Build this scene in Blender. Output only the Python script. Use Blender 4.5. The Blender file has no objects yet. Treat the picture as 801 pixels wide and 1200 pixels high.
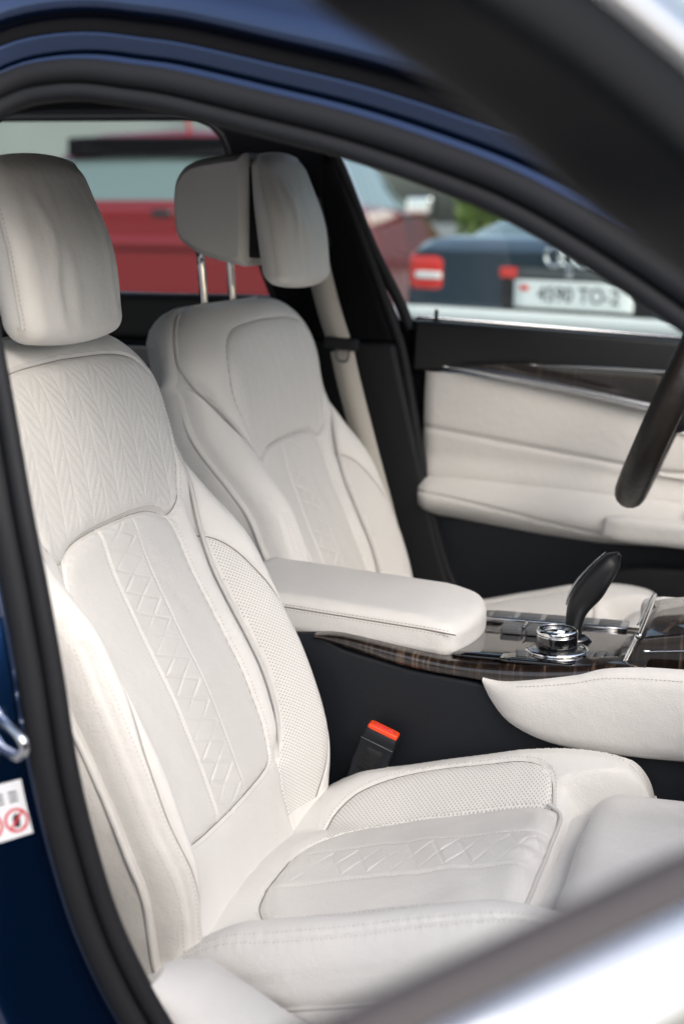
import bpy, bmesh, math, random
import numpy as np
from math import sin, cos, radians, pi, sqrt
from mathutils import Matrix, Vector

random.seed(7); rng = np.random.default_rng(7)
SC = bpy.context.scene
COL = SC.collection

# ------------------------------------------------------------------ camera
cam_d = bpy.data.cameras.new('camera'); cam = bpy.data.objects.new('camera', cam_d); COL.objects.link(cam)
SC.camera = cam
TH, PT, RL, FPX = radians(15.92), radians(10.75), radians(.71), 1843.0
Fv = Vector((-sin(TH)*cos(PT), cos(TH)*cos(PT), -sin(PT)))
Rv0 = Vector((cos(TH), sin(TH), 0)); Uv0 = Rv0.cross(Fv)
Rv = Rv0*cos(RL) + Uv0*sin(RL); Uv = -Rv0*sin(RL) + Uv0*cos(RL)
M = Matrix((Rv, Uv, -Fv)).transposed().to_4x4(); M.translation = (.343, -1.543, 1.180)
cam.matrix_world = M
cam_d.sensor_fit = 'VERTICAL'; cam_d.sensor_height = 36; cam_d.lens = FPX/1200*36
cam_d.clip_start = .02; cam_d.clip_end = 500
cam_d.dof.use_dof = True; cam_d.dof.focus_distance = 1.80; cam_d.dof.aperture_fstop = 4.0

# ------------------------------------------------------------------ world, sun, exposure
W_ = bpy.data.worlds.new('World'); SC.world = W_; W_.use_nodes = True
wn = W_.node_tree; wn.nodes.clear()
sky = wn.nodes.new('ShaderNodeTexSky'); sky.sky_type = 'NISHITA'; sky.sun_disc = False
SUN_EL, SUN_ROT = radians(40), radians(136)
sky.sun_elevation = SUN_EL; sky.sun_rotation = SUN_ROT
sky.air_density = 1.0; sky.dust_density = 4.5; sky.ozone_density = 1.0
hs = wn.nodes.new('ShaderNodeHueSaturation'); hs.inputs['Saturation'].default_value = .75
bg = wn.nodes.new('ShaderNodeBackground'); bg.inputs['Strength'].default_value = .15
wo = wn.nodes.new('ShaderNodeOutputWorld')
wn.links.new(sky.outputs[0], hs.inputs['Color']); wn.links.new(hs.outputs[0], bg.inputs['Color']); wn.links.new(bg.outputs[0], wo.inputs['Surface'])
sl = bpy.data.lights.new('sun', 'SUN'); sl.energy = .7; sl.angle = radians(60); sl.color = (1, .998, .995)
so = bpy.data.objects.new('sun', sl); COL.objects.link(so)
sd = Vector((sin(SUN_ROT)*cos(SUN_EL), cos(SUN_ROT)*cos(SUN_EL), sin(SUN_EL)))   # towards the sun
so.rotation_euler = sd.to_track_quat('Z', 'Y').to_euler()
vs = SC.view_settings
SC.display_settings.display_device = 'sRGB'
vs.view_transform = 'Standard'; vs.look = 'None'; vs.gamma = 1; vs.use_curve_mapping = False
vs.exposure = .74
SC.render.engine = 'CYCLES'
SC.cycles.use_denoising = True
SC.cycles.max_bounces = 10; SC.cycles.diffuse_bounces = 6; SC.cycles.glossy_bounces = 5
SC.cycles.transparent_max_bounces = 12
SC.cycles.sample_clamp_indirect = 8

# ------------------------------------------------------------------ materials
def nodemat(name):
    m = bpy.data.materials.new(name); m.use_nodes = True
    nt = m.node_tree; b = nt.nodes['Principled BSDF']
    return m, nt, b
def lk(nt, a, b): nt.links.new(a, b)
def N(nt, t, **kw):
    n = nt.nodes.new(t)
    for k, v in kw.items(): setattr(n, k, v)
    return n
def setv(n, **kw):
    for k, v in kw.items(): n.inputs[k].default_value = v
def bump_chain(nt, b, specs, coord='Object'):
    """specs: list of (texture kind, scale, strength, distance)"""
    tc = N(nt, 'ShaderNodeTexCoord'); prev = None
    for kind, sc_, st, ds in specs:
        t = N(nt, 'ShaderNodeTexVoronoi' if kind == 'V' else 'ShaderNodeTexNoise')
        t.inputs['Scale'].default_value = sc_
        if kind != 'V': t.inputs['Detail'].default_value = 4
        lk(nt, tc.outputs[coord], t.inputs['Vector'])
        bp = N(nt, 'ShaderNodeBump'); bp.inputs['Strength'].default_value = st; bp.inputs['Distance'].default_value = ds
        lk(nt, t.outputs['Distance' if kind == 'V' else 'Fac'], bp.inputs['Height'])
        if prev: lk(nt, prev.outputs[0], bp.inputs['Normal'])
        prev = bp
    if prev: lk(nt, prev.outputs[0], b.inputs['Normal'])
    return prev
def colour_noise(nt, b, c, amount, scale, rough=None, ramp=.08):
    tc = N(nt, 'ShaderNodeTexCoord'); t = N(nt, 'ShaderNodeTexNoise'); t.inputs['Scale'].default_value = scale; t.inputs['Detail'].default_value = 5
    lk(nt, tc.outputs['Object'], t.inputs['Vector'])
    mx = N(nt, 'ShaderNodeMix', data_type='RGBA')
    mx.inputs[6].default_value = (*[v*(1-amount) for v in c], 1); mx.inputs[7].default_value = (*[min(1, v*(1+amount)) for v in c], 1)
    lk(nt, t.outputs['Fac'], mx.inputs[0]); lk(nt, mx.outputs[2], b.inputs['Base Color'])
    if rough is not None:
        mr = N(nt, 'ShaderNodeMapRange'); setv(mr, **{'To Min': rough-ramp, 'To Max': rough+ramp}); lk(nt, t.outputs['Fac'], mr.inputs['Value']); lk(nt, mr.outputs[0], b.inputs['Roughness'])
    return mx
def leather(name, c, rough=.43, spec=.42):
    m, nt, b = nodemat(name)
    colour_noise(nt, b, c, .05, 11, rough, .08)
    b.inputs['Specular IOR Level'].default_value = spec
    bump_chain(nt, b, [('N', 16, .20, .010), ('N', 70, .28, .003), ('V', 520, .34, .0008), ('N', 1500, .2, .0003)])
    return m
def perforated(name, c, pitch=.0040, hole=.27, dark=.30, rough=.5):
    m, nt, b = nodemat(name)
    mx = colour_noise(nt, b, c, .035, 9, rough, .06)
    b.inputs['Specular IOR Level'].default_value = .35
    uv = N(nt, 'ShaderNodeUVMap'); uv.uv_map = 'UVMap'
    mp = N(nt, 'ShaderNodeMapping'); mp.inputs['Rotation'].default_value = (0, 0, radians(45)); mp.inputs['Scale'].default_value = (1/pitch,)*3
    lk(nt, uv.outputs[0], mp.inputs['Vector'])
    v = N(nt, 'ShaderNodeTexVoronoi', voronoi_dimensions='2D'); v.inputs['Scale'].default_value = 1; v.inputs['Randomness'].default_value = 0
    lk(nt, mp.outputs[0], v.inputs['Vector'])
    mr = N(nt, 'ShaderNodeMapRange', interpolation_type='SMOOTHSTEP'); setv(mr, **{'From Min': hole*.7, 'From Max': hole*1.25, 'To Min': 0, 'To Max': 1})
    lk(nt, v.outputs['Distance'], mr.inputs['Value'])
    mc = N(nt, 'ShaderNodeMix', data_type='RGBA'); mc.inputs[6].default_value = (*[x*dark for x in c], 1)
    lk(nt, mr.outputs[0], mc.inputs[0]); lk(nt, mx.outputs[2], mc.inputs[7]); lk(nt, mc.outputs[2], b.inputs['Base Color'])
    pr = bump_chain(nt, b, [('N', 16, .20, .010), ('N', 70, .18, .003), ('V', 520, .28, .0008)])
    bp = N(nt, 'ShaderNodeBump'); setv(bp, Strength=.6, Distance=.0008); lk(nt, mr.outputs[0], bp.inputs['Height']); lk(nt, pr.outputs[0], bp.inputs['Normal']); lk(nt, bp.outputs[0], b.inputs['Normal'])
    return m
def plain(name, c, rough=.5, metal=0, spec=.5, coat=0, grain=None, noise=0):
    m, nt, b = nodemat(name)
    setv(b, Metallic=metal, Roughness=rough); b.inputs['Base Color'].default_value = (*c, 1)
    b.inputs['Specular IOR Level'].default_value = spec; b.inputs['Coat Weight'].default_value = coat; b.inputs['Coat Roughness'].default_value = .03
    if noise: colour_noise(nt, b, c, noise, 12, rough, .05)
    if grain: bump_chain(nt, b, grain)
    return m
def paint(name, c, flake=True, met=.9):
    m, nt, b = nodemat(name)
    b.inputs['Base Color'].default_value = (*c, 1); setv(b, Metallic=met, Roughness=.2)
    b.inputs['Coat Weight'].default_value = 1; b.inputs['Coat Roughness'].default_value = .02; b.inputs['Coat IOR'].default_value = 1.75 if flake else 1.45
    if flake:
        tc = N(nt, 'ShaderNodeTexCoord'); v = N(nt, 'ShaderNodeTexVoronoi'); v.inputs['Scale'].default_value = 1600; lk(nt, tc.outputs['Object'], v.inputs['Vector'])
        bp = N(nt, 'ShaderNodeBump'); setv(bp, Strength=.08, Distance=.0004); lk(nt, v.outputs['Distance'], bp.inputs['Height']); lk(nt, bp.outputs[0], b.inputs['Normal'])
    return m
def wood(name, k_=1.0):
    m, nt, b = nodemat(name)
    tc = N(nt, 'ShaderNodeTexCoord'); mp = N(nt, 'ShaderNodeMapping'); mp.inputs['Scale'].default_value = (170, 22, 5)
    mp.inputs['Rotation'].default_value = (0, radians(4), 0)
    lk(nt, tc.outputs['Object'], mp.inputs['Vector'])
    t = N(nt, 'ShaderNodeTexNoise'); setv(t, Scale=1.0, Detail=5, Roughness=.65, Distortion=.5); lk(nt, mp.outputs[0], t.inputs['Vector'])
    r = N(nt, 'ShaderNodeValToRGB'); e = r.color_ramp.elements
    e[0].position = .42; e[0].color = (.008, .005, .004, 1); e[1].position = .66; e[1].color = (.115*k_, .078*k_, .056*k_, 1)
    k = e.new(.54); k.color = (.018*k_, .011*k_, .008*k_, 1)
    lk(nt, t.outputs['Fac'], r.inputs[0]); lk(nt, r.outputs[0], b.inputs['Base Color'])
    setv(b, Roughness=.3); b.inputs['Coat Weight'].default_value = 1; b.inputs['Coat Roughness'].default_value = .02
    return m
def glass(name, tint=(.80, .90, .87), refl=.08):
    m = bpy.data.materials.new(name); m.use_nodes = True; nt = m.node_tree; nt.nodes.clear()
    o = N(nt, 'ShaderNodeOutputMaterial'); tr = N(nt, 'ShaderNodeBsdfTransparent'); tr.inputs[0].default_value = (*tint, 1)
    gl = N(nt, 'ShaderNodeBsdfGlossy'); gl.inputs['Roughness'].default_value = .0
    fr = N(nt, 'ShaderNodeFresnel'); fr.inputs[0].default_value = 1.45
    mx = N(nt, 'ShaderNodeMixShader'); lk(nt, fr.outputs[0], mx.inputs[0]); lk(nt, tr.outputs[0], mx.inputs[1]); lk(nt, gl.outputs[0], mx.inputs[2]); lk(nt, mx.outputs[0], o.inputs[0])
    return m

IVORY = (.70, .692, .674)
MT = dict(
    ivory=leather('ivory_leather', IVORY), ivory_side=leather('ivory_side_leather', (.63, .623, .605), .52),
    perf=perforated('perforated_ivory_leather', IVORY, .0034, .22, .48),
    perf_fine=perforated('finely_perforated_ivory_leather', IVORY, .0034, .16, .86),
    thread=plain('ivory_thread', (.44, .425, .405), .7), pipe=leather('ivory_piping', (.57, .562, .55), .5),
    seam_shade=plain('seam_shade_tone', (.24, .22, .20), .8),  # shadow tone of the seam grooves, put into the colour
    thread_light=plain('pale_thread', (.52, .515, .505), .7),
    thread_dark=plain('grey_brown_thread', (.22, .19, .17), .7),
    navy=plain('dark_navy_soft_plastic', (.0065, .0085, .013), .55, spec=.3, grain=[('V', 900, .3, .0006)]),
    black=plain('black_trim', (.0075, .0088, .011), .6, spec=.3, grain=[('V', 900, .25, .0005)]),
    head=plain('anthracite_headliner', (.0055, .006, .0075), .95, spec=.1, grain=[('N', 900, .4, .001)]),
    carpet=plain('black_carpet', (.006, .006, .007), .95, spec=.1, grain=[('N', 700, .6, .002)]),
    gloss=plain('gloss_black', (.005, .005, .006), .08, spec=.5, coat=1),
    frame=plain('dark_window_frame', (.0035, .0048, .007), .5, spec=.18),
    chrome=plain('chrome', (.86, .87, .88), .07, metal=1), satin=plain('satin_metal', (.62, .63, .65), .25, metal=1),
    rubber=plain('grey_rubber_seal', (.0125, .0135, .0165), .62, spec=.22, grain=[('N', 260, .25, .001), ('V', 1200, .3, .0005)], noise=.15),
    belt_rubber=plain('grey_belt_rubber', (.055, .050, .054), .5, spec=.35),
    rubber_dark=plain('black_rubber', (.010, .011, .0135), .6, spec=.25, grain=[('N', 400, .2, .001)]),
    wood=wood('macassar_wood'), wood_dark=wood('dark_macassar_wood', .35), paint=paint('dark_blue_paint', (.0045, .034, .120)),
    wheel=leather('black_wheel_leather', (.013, .011, .010), .4, .4), dash=plain('dark_grey_door_top', (.0105, .0115, .013), .4, spec=.4, grain=[('V', 700, .3, .0008)]),
    belt=plain('beige_belt_webbing', (.47, .45, .41), .8, spec=.2, grain=[('N', 900, .3, .0006)]),
    orange=plain('orange_red_button', (.86, .07, .015), .35), selector=plain('black_selector_leather', (.010, .011, .013), .38, spec=.45, grain=[('V', 900, .25, .0004)]),
    glass=glass('tinted_window_glass'), white=plain('white_sticker', (.78, .80, .84), .4), red=plain('red_print', (.62, .03, .05), .4), dark=plain('dark_print', (.03, .03, .04), .5),
    grey=plain('grey_button', (.10, .105, .11), .35), plastic_ivory=leather('ivory_sill_trim', (.65, .643, .635), .42))

# ------------------------------------------------------------------ object helpers
WL = {}
def wl(o): return WL.get(o.name, np.zeros(3)) if o else np.zeros(3)
def empty(name, loc, parent=None, label=None, cat=None, kind=None, group=None):
    o = bpy.data.objects.new(name, None); COL.objects.link(o); o.empty_display_size = .1
    WL[o.name] = np.array(loc, float)
    o.location = np.array(loc, float) - wl(parent)
    if parent: o.parent = parent
    tag(o, label, cat, kind, group); return o
def tag(o, label=None, cat=None, kind=None, group=None):
    if label: o['label'] = label
    if cat: o['category'] = cat
    if kind: o['kind'] = kind
    if group: o['group'] = group
    return o
def obj(name, V, F, mat, parent=None, uv=None, normals=None, smooth=True, sharp=None, **kw):
    V = np.asarray(V, float) - wl(parent)
    me = bpy.data.meshes.new(name)
    me.from_pydata(V.tolist(), [], [tuple(int(i) for i in f) for f in F] if not isinstance(F, np.ndarray) else F.tolist())
    me.update()
    if uv is not None:
        l = me.uv_layers.new(name='UVMap'); vi = np.empty(len(me.loops), np.int32); me.loops.foreach_get('vertex_index', vi)
        l.data.foreach_set('uv', np.asarray(uv, np.float32)[vi].ravel())
    if smooth: me.polygons.foreach_set('use_smooth', np.ones(len(me.polygons), bool))
    if sharp: me.set_sharp_from_angle(angle=radians(sharp))
    if normals is not None: me.normals_split_custom_set_from_vertices(np.asarray(normals).tolist())
    me.materials.append(MT[mat] if isinstance(mat, str) else mat)
    o = bpy.data.objects.new(name, me); COL.objects.link(o); WL[o.name] = wl(parent)
    if parent: o.parent = parent
    return tag(o, **kw)
def copy_tree(o, parent=None, loc=None, name=None):
    c = o.copy(); COL.objects.link(c); c.parent = parent
    if loc is not None: c.location = loc
    for ch in list(o.children): copy_tree(ch, c)
    return c
def ss(a, b, x):
    t = np.clip((np.asarray(x, float)-a)/(b-a), 0, 1); return t*t*(3-2*t)
def cr(P, n, closed=False):
    """Catmull-Rom through P, resampled to n points evenly by arc length"""
    P = np.asarray(P, float); k = len(P)
    Q = np.vstack([P[-1], P, P[0], P[1]]) if closed else np.vstack([2*P[0]-P[1], P, 2*P[-1]-P[-2]])
    out = []
    for i in range(k if closed else k-1):
        a, b, c, d = Q[i], Q[i+1], Q[i+2], Q[i+3]
        t = np.linspace(0, 1, 24, endpoint=False)[:, None]
        out.append(.5*((2*b)+(-a+c)*t+(2*a-5*b+4*c-d)*t*t+(-a+3*b-3*c+d)*t**3))
    out = np.vstack(out+[P[:1] if closed else P[-1:]])
    s = np.r_[0, np.cumsum(np.linalg.norm(np.diff(out, axis=0), axis=1))]
    u = np.linspace(0, s[-1], n+1)[:-1] if closed else np.linspace(0, s[-1], n)
    return np.stack([np.interp(u, s, out[:, j]) for j in range(out.shape[1])], 1)
def quads(nu, nv, cu=False, cv=False):
    i = np.arange(nu if cu else nu-1); j = np.arange(nv if cv else nv-1)
    I, J = np.meshgrid(i, j, indexing='ij'); I2 = (I+1) % nu; J2 = (J+1) % nv
    return np.stack([I*nv+J, I2*nv+J, I2*nv+J2, I*nv+J2], -1).reshape(-1, 4)
def tangents(P, closed=False):
    T = (np.roll(P, -1, 0)-np.roll(P, 1, 0)) if closed else np.gradient(P, axis=0)
    return T/np.maximum(np.linalg.norm(T, axis=1, keepdims=True), 1e-9)
def tube(P, r, seg=8, closed=False, flat=1.0, up=None, caps=True):
    P = np.asarray(P, float); n = len(P); r = np.broadcast_to(np.asarray(r, float), (n,))
    T = tangents(P, closed); a = np.array(up if up is not None else (.123, .45, .88), float)
    A = a - (T@a)[:, None]*T; A /= np.linalg.norm(A, axis=1, keepdims=True); B = np.cross(T, A)
    th = np.linspace(0, 2*pi, seg, endpoint=False)
    V = (P[:, None]+r[:, None, None]*(cos_(th)[None, :, None]*A[:, None]*flat+sin_(th)[None, :, None]*B[:, None])).reshape(-1, 3)
    F = quads(n, seg, closed, True).tolist()
    if not closed and caps: F += [list(range(seg))[::-1], list(range((n-1)*seg, n*seg))]
    return V, F
cos_, sin_ = np.cos, np.sin
def sweep(P, E, Nn, prof, scale=None, closed_prof=False):
    """prof: (n,k,2) or (k,2) offsets along E and Nn"""
    P = np.asarray(P); n = len(P); pr = np.asarray(prof, float)
    if pr.ndim == 2: pr = np.repeat(pr[None], n, 0)
    if scale is not None: pr = pr*np.asarray(scale)[:, None, None]
    V = P[:, None]+pr[..., :1]*E[:, None]+pr[..., 1:]*Nn[:, None]
    return V.reshape(-1, 3), quads(n, pr.shape[1], False, closed_prof)
def join(*parts):
    V, F, o = [], [], 0
    for v, f in parts:
        V.append(np.asarray(v)); F += [[int(i)+o for i in q] for q in f]; o += len(v)
    return np.vstack(V), F
def rbox(c, h, r, n=10, rot=None, deform=None):
    """rounded box, centre c, half sizes h, radius r"""
    h = np.array(h, float); s = np.linspace(-1, 1, n); s = np.sign(s)*np.abs(s)**.7
    Vs, Fs, o = [], [], 0
    for ax in range(3):
        for sg in (-1, 1):
            a, b = np.meshgrid(s, s, indexing='ij'); p = np.zeros((n, n, 3)); p[..., ax] = sg; p[..., (ax+1) % 3] = a; p[..., (ax+2) % 3] = b
            q = quads(n, n); Fs.append((q if sg > 0 else q[:, ::-1])+o); Vs.append(p.reshape(-1, 3)); o += n*n
    p = np.vstack(Vs)*h; inn = np.clip(p, -(h-r), h-r); d = p-inn; d /= np.maximum(np.linalg.norm(d, axis=1, keepdims=True), 1e-9)
    V = inn+d*r; F = np.vstack(Fs)
    key = np.round(V/1e-6).astype(np.int64); _, idx, inv = np.unique(key, axis=0, return_index=True, return_inverse=True)
    V = V[idx]; F = inv.reshape(-1)[F]
    F = [list(dict.fromkeys(f)) for f in F.tolist()]; F = [f for f in F if len(f) > 2]
    if deform is not None: V = deform(V)
    if rot is not None: V = V@np.array(rot).T
    return V+np.array(c), F
def rotm(axis, deg): return np.array(Matrix.Rotation(radians(deg), 3, axis))
def prism(poly, depth, to3, bevel=0, seg=2):
    """polygon (2-D) extruded by depth; to3(a, b, w) maps to 3-D"""
    bm = bmesh.new(); vs_ = [bm.verts.new((p[0], p[1], 0)) for p in poly]; f = bm.faces.new(vs_)
    r = bmesh.ops.extrude_face_region(bm, geom=[f]); 
    for v in [g for g in r['geom'] if isinstance(g, bmesh.types.BMVert)]: v.co.z = depth
    bmesh.ops.recalc_face_normals(bm, faces=bm.faces)
    if bevel: bmesh.ops.bevel(bm, geom=[e for e in bm.edges if e.calc_face_angle(0) > radians(25)], offset=bevel, segments=seg, profile=.5, affect='EDGES', clamp_overlap=True)
    bm.verts.index_update()
    V = np.array([to3(*v.co) for v in bm.verts]); F = [[v.index for v in q.verts] for q in bm.faces]; bm.free()
    return V, F
def lathe(prof, c, seg=32, axis=(0, 0, 1)):
    prof = np.asarray(prof, float); th = np.linspace(0, 2*pi, seg, endpoint=False); n = len(prof)
    V = np.stack([prof[:, None, 0]*np.cos(th), prof[:, None, 0]*np.sin(th), np.repeat(prof[:, 1:2], seg, 1)], -1).reshape(-1, 3)
    R = np.array(Vector((0, 0, 1)).rotation_difference(Vector(axis)).to_matrix())
    F = quads(n, seg, False, True).tolist()+[list(range(seg))[::-1], list(range((n-1)*seg, n*seg))]
    return V@R.T+np.array(c), F
def stitches(P, Nrm, L=.0032, gap=.0016, r=.00045, lift=.0003):
    """short thread capsules along a line P with surface normals"""
    P = np.asarray(P); s = np.r_[0, np.cumsum(np.linalg.norm(np.diff(P, axis=0), axis=1))]
    k = int(s[-1]/(L+gap)); th = np.linspace(0, 2*pi, 5, endpoint=False); V, F, o = [], [], 0
    for i in range(k):
        a = i*(L+gap); pts = np.array([[np.interp(a+f*L, s, P[:, j]) for j in range(3)] for f in (0, .5, 1)])
        nn = np.array([np.interp(a+.5*L, s, Nrm[:, j]) for j in range(3)]); nn /= np.linalg.norm(nn)
        t = pts[2]-pts[0]; t /= max(np.linalg.norm(t), 1e-9); b = np.cross(t, nn)
        for q, (rr, up) in enumerate(((.25, -.0003), (1, lift), (.25, -.0003))):
            V.append(pts[q]+nn*up+r*rr*(np.cos(th)[:, None]*b+np.sin(th)[:, None]*nn))
        for q in (0, 1):
            for j in range(5): F.append([o+q*5+j, o+q*5+(j+1) % 5, o+q*5+5+(j+1) % 5, o+q*5+5+j])
        o += 15
    return np.vstack(V), F
def poly_dist(px, py, line):
    """unsigned distance of points to an open polyline"""
    d = np.full(px.shape, 9.0)
    for (ax, ay), (bx, by) in zip(line[:-1], line[1:]):
        vx, vy = bx-ax, by-ay; L = vx*vx+vy*vy+1e-12
        t = np.clip(((px-ax)*vx+(py-ay)*vy)/L, 0, 1)
        d = np.minimum(d, np.hypot(px-ax-t*vx, py-ay-t*vy))
    return d
def inside(px, py, poly):
    c = np.zeros(px.shape, bool); n = len(poly)
    for i in range(n):
        (x1, y1), (x2, y2) = poly[i], poly[(i+1) % n]
        if y1 == y2: continue
        k = ((y1 > py) != (y2 > py)) & (px < (x2-x1)*(py-y1)/(y2-y1)+x1); c ^= k
    return c
def grid_normals(G):
    du = np.gradient(G, axis=0); dv = np.gradient(G, axis=1); n = np.cross(du, dv); return n/np.maximum(np.linalg.norm(n, axis=2, keepdims=True), 1e-12)
def split_parts(G, Nr, uvg, region, specs, parent):
    """one grid cut into several panels by region id per cell"""
    nu, nv = G.shape[:2]; Q = quads(nu, nv); reg = region.reshape(-1); V = G.reshape(-1, 3); Nf = Nr.reshape(-1, 3); U = uvg.reshape(-1, 2); out = {}
    for rid, (name, mat) in specs.items():
        f = Q[reg == rid]
        if not len(f): continue
        ids, inv = np.unique(f, return_inverse=True)
        out[rid] = obj(name, V[ids], inv.reshape(-1, 4), mat, parent, uv=U[ids], normals=Nf[ids])
    return out

# ------------------------------------------------------------------ ground
gm, gnt, gb = nodemat('asphalt'); colour_noise(gnt, gb, (.21, .21, .21), .2, 3, .85, .05); bump_chain(gnt, gb, [('N', 60, .4, .01)])
obj('ground', [(-200, -200, 0), (200, -200, 0), (200, 200, 0), (-200, 200, 0)], [(0, 1, 2, 3)], gm, smooth=False, kind='structure', label='grey asphalt of the parking area')

# ------------------------------------------------------------------ the car
CAR = empty('blue_sedan', (-.2, .37, 0), label='dark blue sedan with ivory leather seats, seen through its open front door', cat='car')

# ---- near door aperture path (sill -> pillar -> roof rail -> front)
AP = np.array([(.62, -.43, .40), (.35, -.43, .40), (.10, -.43, .405), (-.02, -.432, .425), (-.095, -.434, .465), (-.144, -.435, .519), (-.173, -.437, .591), (-.19, -.438, .664), (-.203, -.44, .736),
     (-.214, -.436, .806), (-.227, -.431, .874), (-.242, -.423, .942), (-.263, -.397, 1.02), (-.288, -.365, 1.101), (-.313, -.327, 1.176), (-.328, -.302, 1.227),
     (-.327, -.283, 1.265), (-.308, -.272, 1.285), (-.285, -.269, 1.292), (-.253, -.269, 1.293), (-.213, -.271, 1.288), (-.173, -.274, 1.282), (-.094, -.283, 1.264),
     (-.018, -.292, 1.246), (.055, -.303, 1.224), (.126, -.316, 1.198), (.196, -.334, 1.162), (.263, -.354, 1.122), (.326, -.374, 1.079), (.45, -.41, .99), (.6, -.43, .90)])
NA = 260
AP[5:16, 0] -= np.array([-.004, .004, .010, .012, .013, .014, .016, .022, .028, .032, .034]); AP[16:19, 0] -= np.array([.026, .014, .005]); ap = cr(AP, NA); apT = tangents(ap)
tilt = np.interp(ap[:, 2], [.5, .9, 1.05, 1.3], [0, .08, .42, .50])
apN = np.stack([0*tilt, -np.ones(NA), tilt], 1); apN -= (apN*apT).sum(1, keepdims=True)*apT; apN /= np.linalg.norm(apN, axis=1, keepdims=True)
apE = np.cross(apN, apT); apE /= np.linalg.norm(apE, axis=1, keepdims=True)
ctr = np.array([.1, -.4, .85]); sgn = np.sign(((ap-ctr)*apE).sum(1)); apE *= (1 if sgn.sum() > 0 else -1)
zz = ap[:, 2]; s_ = np.arange(NA)/NA
roofness = ss(.50, .60, s_)*1.0    # 0 on the pillar, 1 on the roof rail
sealscale = np.interp(zz, [.4, .55, .8, 1.2, 1.3], [1.0, 1.02, 1.0, .98, .95])
th = np.linspace(-.35*pi, 1.35*pi, 18)
lip1 = np.stack([.006+.0115*np.cos(th), -.003+.0105*np.sin(th)], 1)
th2 = np.linspace(-.5*pi, 1.3*pi, 16)
lip2 = np.stack([-.0135+.0078*np.cos(th2), -.006+.0078*np.sin(th2)], 1)
seal = empty('door_seal', (-.2, -.43, .5), CAR, label='grey rubber weatherstrip around the front door opening')
V, F = sweep(ap, apE, apN, lip1, sealscale); obj('outer_lip', V, F, 'rubber', seal)
V, F = sweep(ap, apE, apN, lip2, sealscale); obj('inner_lip', V, F, 'rubber', seal)
V, F = sweep(ap, apE, apN, np.array([(.016, -.010), (-.014, -.013), (-.016, -.018), (.0, -.03), (.02, -.05)]), sealscale); obj('carrier', V, F, 'rubber_dark', seal)
# ---- painted body round the opening
pil = np.array([(.013, -.008), (.024, -.008), (.027, -.005), (.055, .014), (.090, .036), (.118, .042), (.16, .045), (.20, .045), (.30, .04), (.5, .035)])
roo = np.array([(.012, -.010), (.026, -.010), (.028, -.006), (.040, .004), (.043, -.001), (.054, -.001), (.056, .018), (.074, .025), (.094, .018), (.110, .002)])
def fine(p, k=6):
    t = np.linspace(0, len(p)-1, (len(p)-1)*k+1); return np.stack([np.interp(t, np.arange(len(p)), p[:, j]) for j in (0, 1)], 1)
def rounded(p, k=6):
    q = fine(p, k)
    for _ in range(2): q[1:-1] = .25*q[:-2]+.5*q[1:-1]+.25*q[2:]
    return q
prof = rounded(pil)[None]*(1-roofness)[:, None, None]+rounded(roo)[None]*roofness[:, None, None]
a0 = 6
V, F = sweep(ap[a0:], apE[a0:], apN[a0:], prof[a0:]); obj('body_side', V, F, 'paint', CAR)
ir = int(NA*.60)
V, F = sweep(ap[ir-8:], apE[ir-8:], apN[ir-8:], np.array([(.041, .003), (.044, .0045), (.050, .0045), (.0545, .003), (.055, .009)])); obj('roof_drip_seal', V, F, 'head', CAR)
# roof skin: continues the rail over the cabin to the far side
i_a = int(np.argmax(ap[:, 2])); i_b = i_a+int(np.argmax(ap[i_a:, 0] > .16)); ir0 = i_a-3
rp = ap[ir0:i_b]; rE = apE[ir0:i_b]; rN = apN[ir0:i_b]
edge = rp+rE*.110+rN*.002
K = 26; rows = []
for k in range(K):
    w = k/(K-1); yy = edge[:, 1]*(1-w)+(.74-edge[:, 1])*w
    up = .055*np.sin(pi*w)**.8 if 0 < w < 1 else 0
    rows.append(np.stack([edge[:, 0]-0.06*sin(pi*w), yy, edge[:, 2]+up+.0*w], 1))
G = np.array(rows); obj('roof', G.reshape(-1, 3), quads(K, len(edge)), 'paint', CAR)
# rear roof part
rr = []
for xx, dz in ((-.33, 0), (-.6, .0), (-.9, -.02), (-1.25, -.07), (-1.7, -.22), (-2.2, -.42)):
    yy = np.linspace(edge[0, 1]-.0, .74-edge[0, 1], K); rr.append(np.stack([np.full(K, xx), yy, edge[0, 2]+dz+.055*np.sin(pi*np.linspace(0, 1, K))**.8], 1))
G = np.array(rr); G[0, :, 0] = edge[0, 0]-.06*np.sin(pi*np.linspace(0, 1, K)); obj('roof_rear', G.reshape(-1, 3), quads(len(rr), K), 'paint', CAR)
# headliner, following the opening inside
hl = ap[ir0:i_b]
rows = []
for k in range(14):
    w = k/13; yy = (hl[:, 1]+.03)*(1-w)+(.74-hl[:, 1]-.03)*w
    rows.append(np.stack([hl[:, 0]-.02, yy, hl[:, 2]-.006+.045*sin(pi*w)+.05*w], 1))
G = np.array(rows); obj('headliner', G.reshape(-1, 3), quads(14, len(hl)), 'head', CAR)
G = np.array([[(x, y, 1.288+.060*(y+.24)/1.22+.045*sin(pi*(y+.24)/1.22)-(.0 if x > -1 else .03)) for y in np.linspace(-.24, .98, 14)] for x in (-.30, -.6, -.9, -1.3, -1.8)])
obj('headliner_rear', G.reshape(-1, 3), quads(5, 14), 'head', CAR)
# floor, tunnel, bulkheads: dark surfaces that close the cabin
V, F = join(rbox((-.5, .37, .27), (1.5, .80, .02), .01, 4), rbox((-1.75, .37, .62), (.04, .78, .36), .02, 4)); obj('floor', V, F, 'carpet', CAR)
# sill and rear door outer skin
V, F = rbox((.05, -.47, .33), (.62, .05, .055), .03, 8); obj('sill', V, F, 'paint', CAR)

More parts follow.
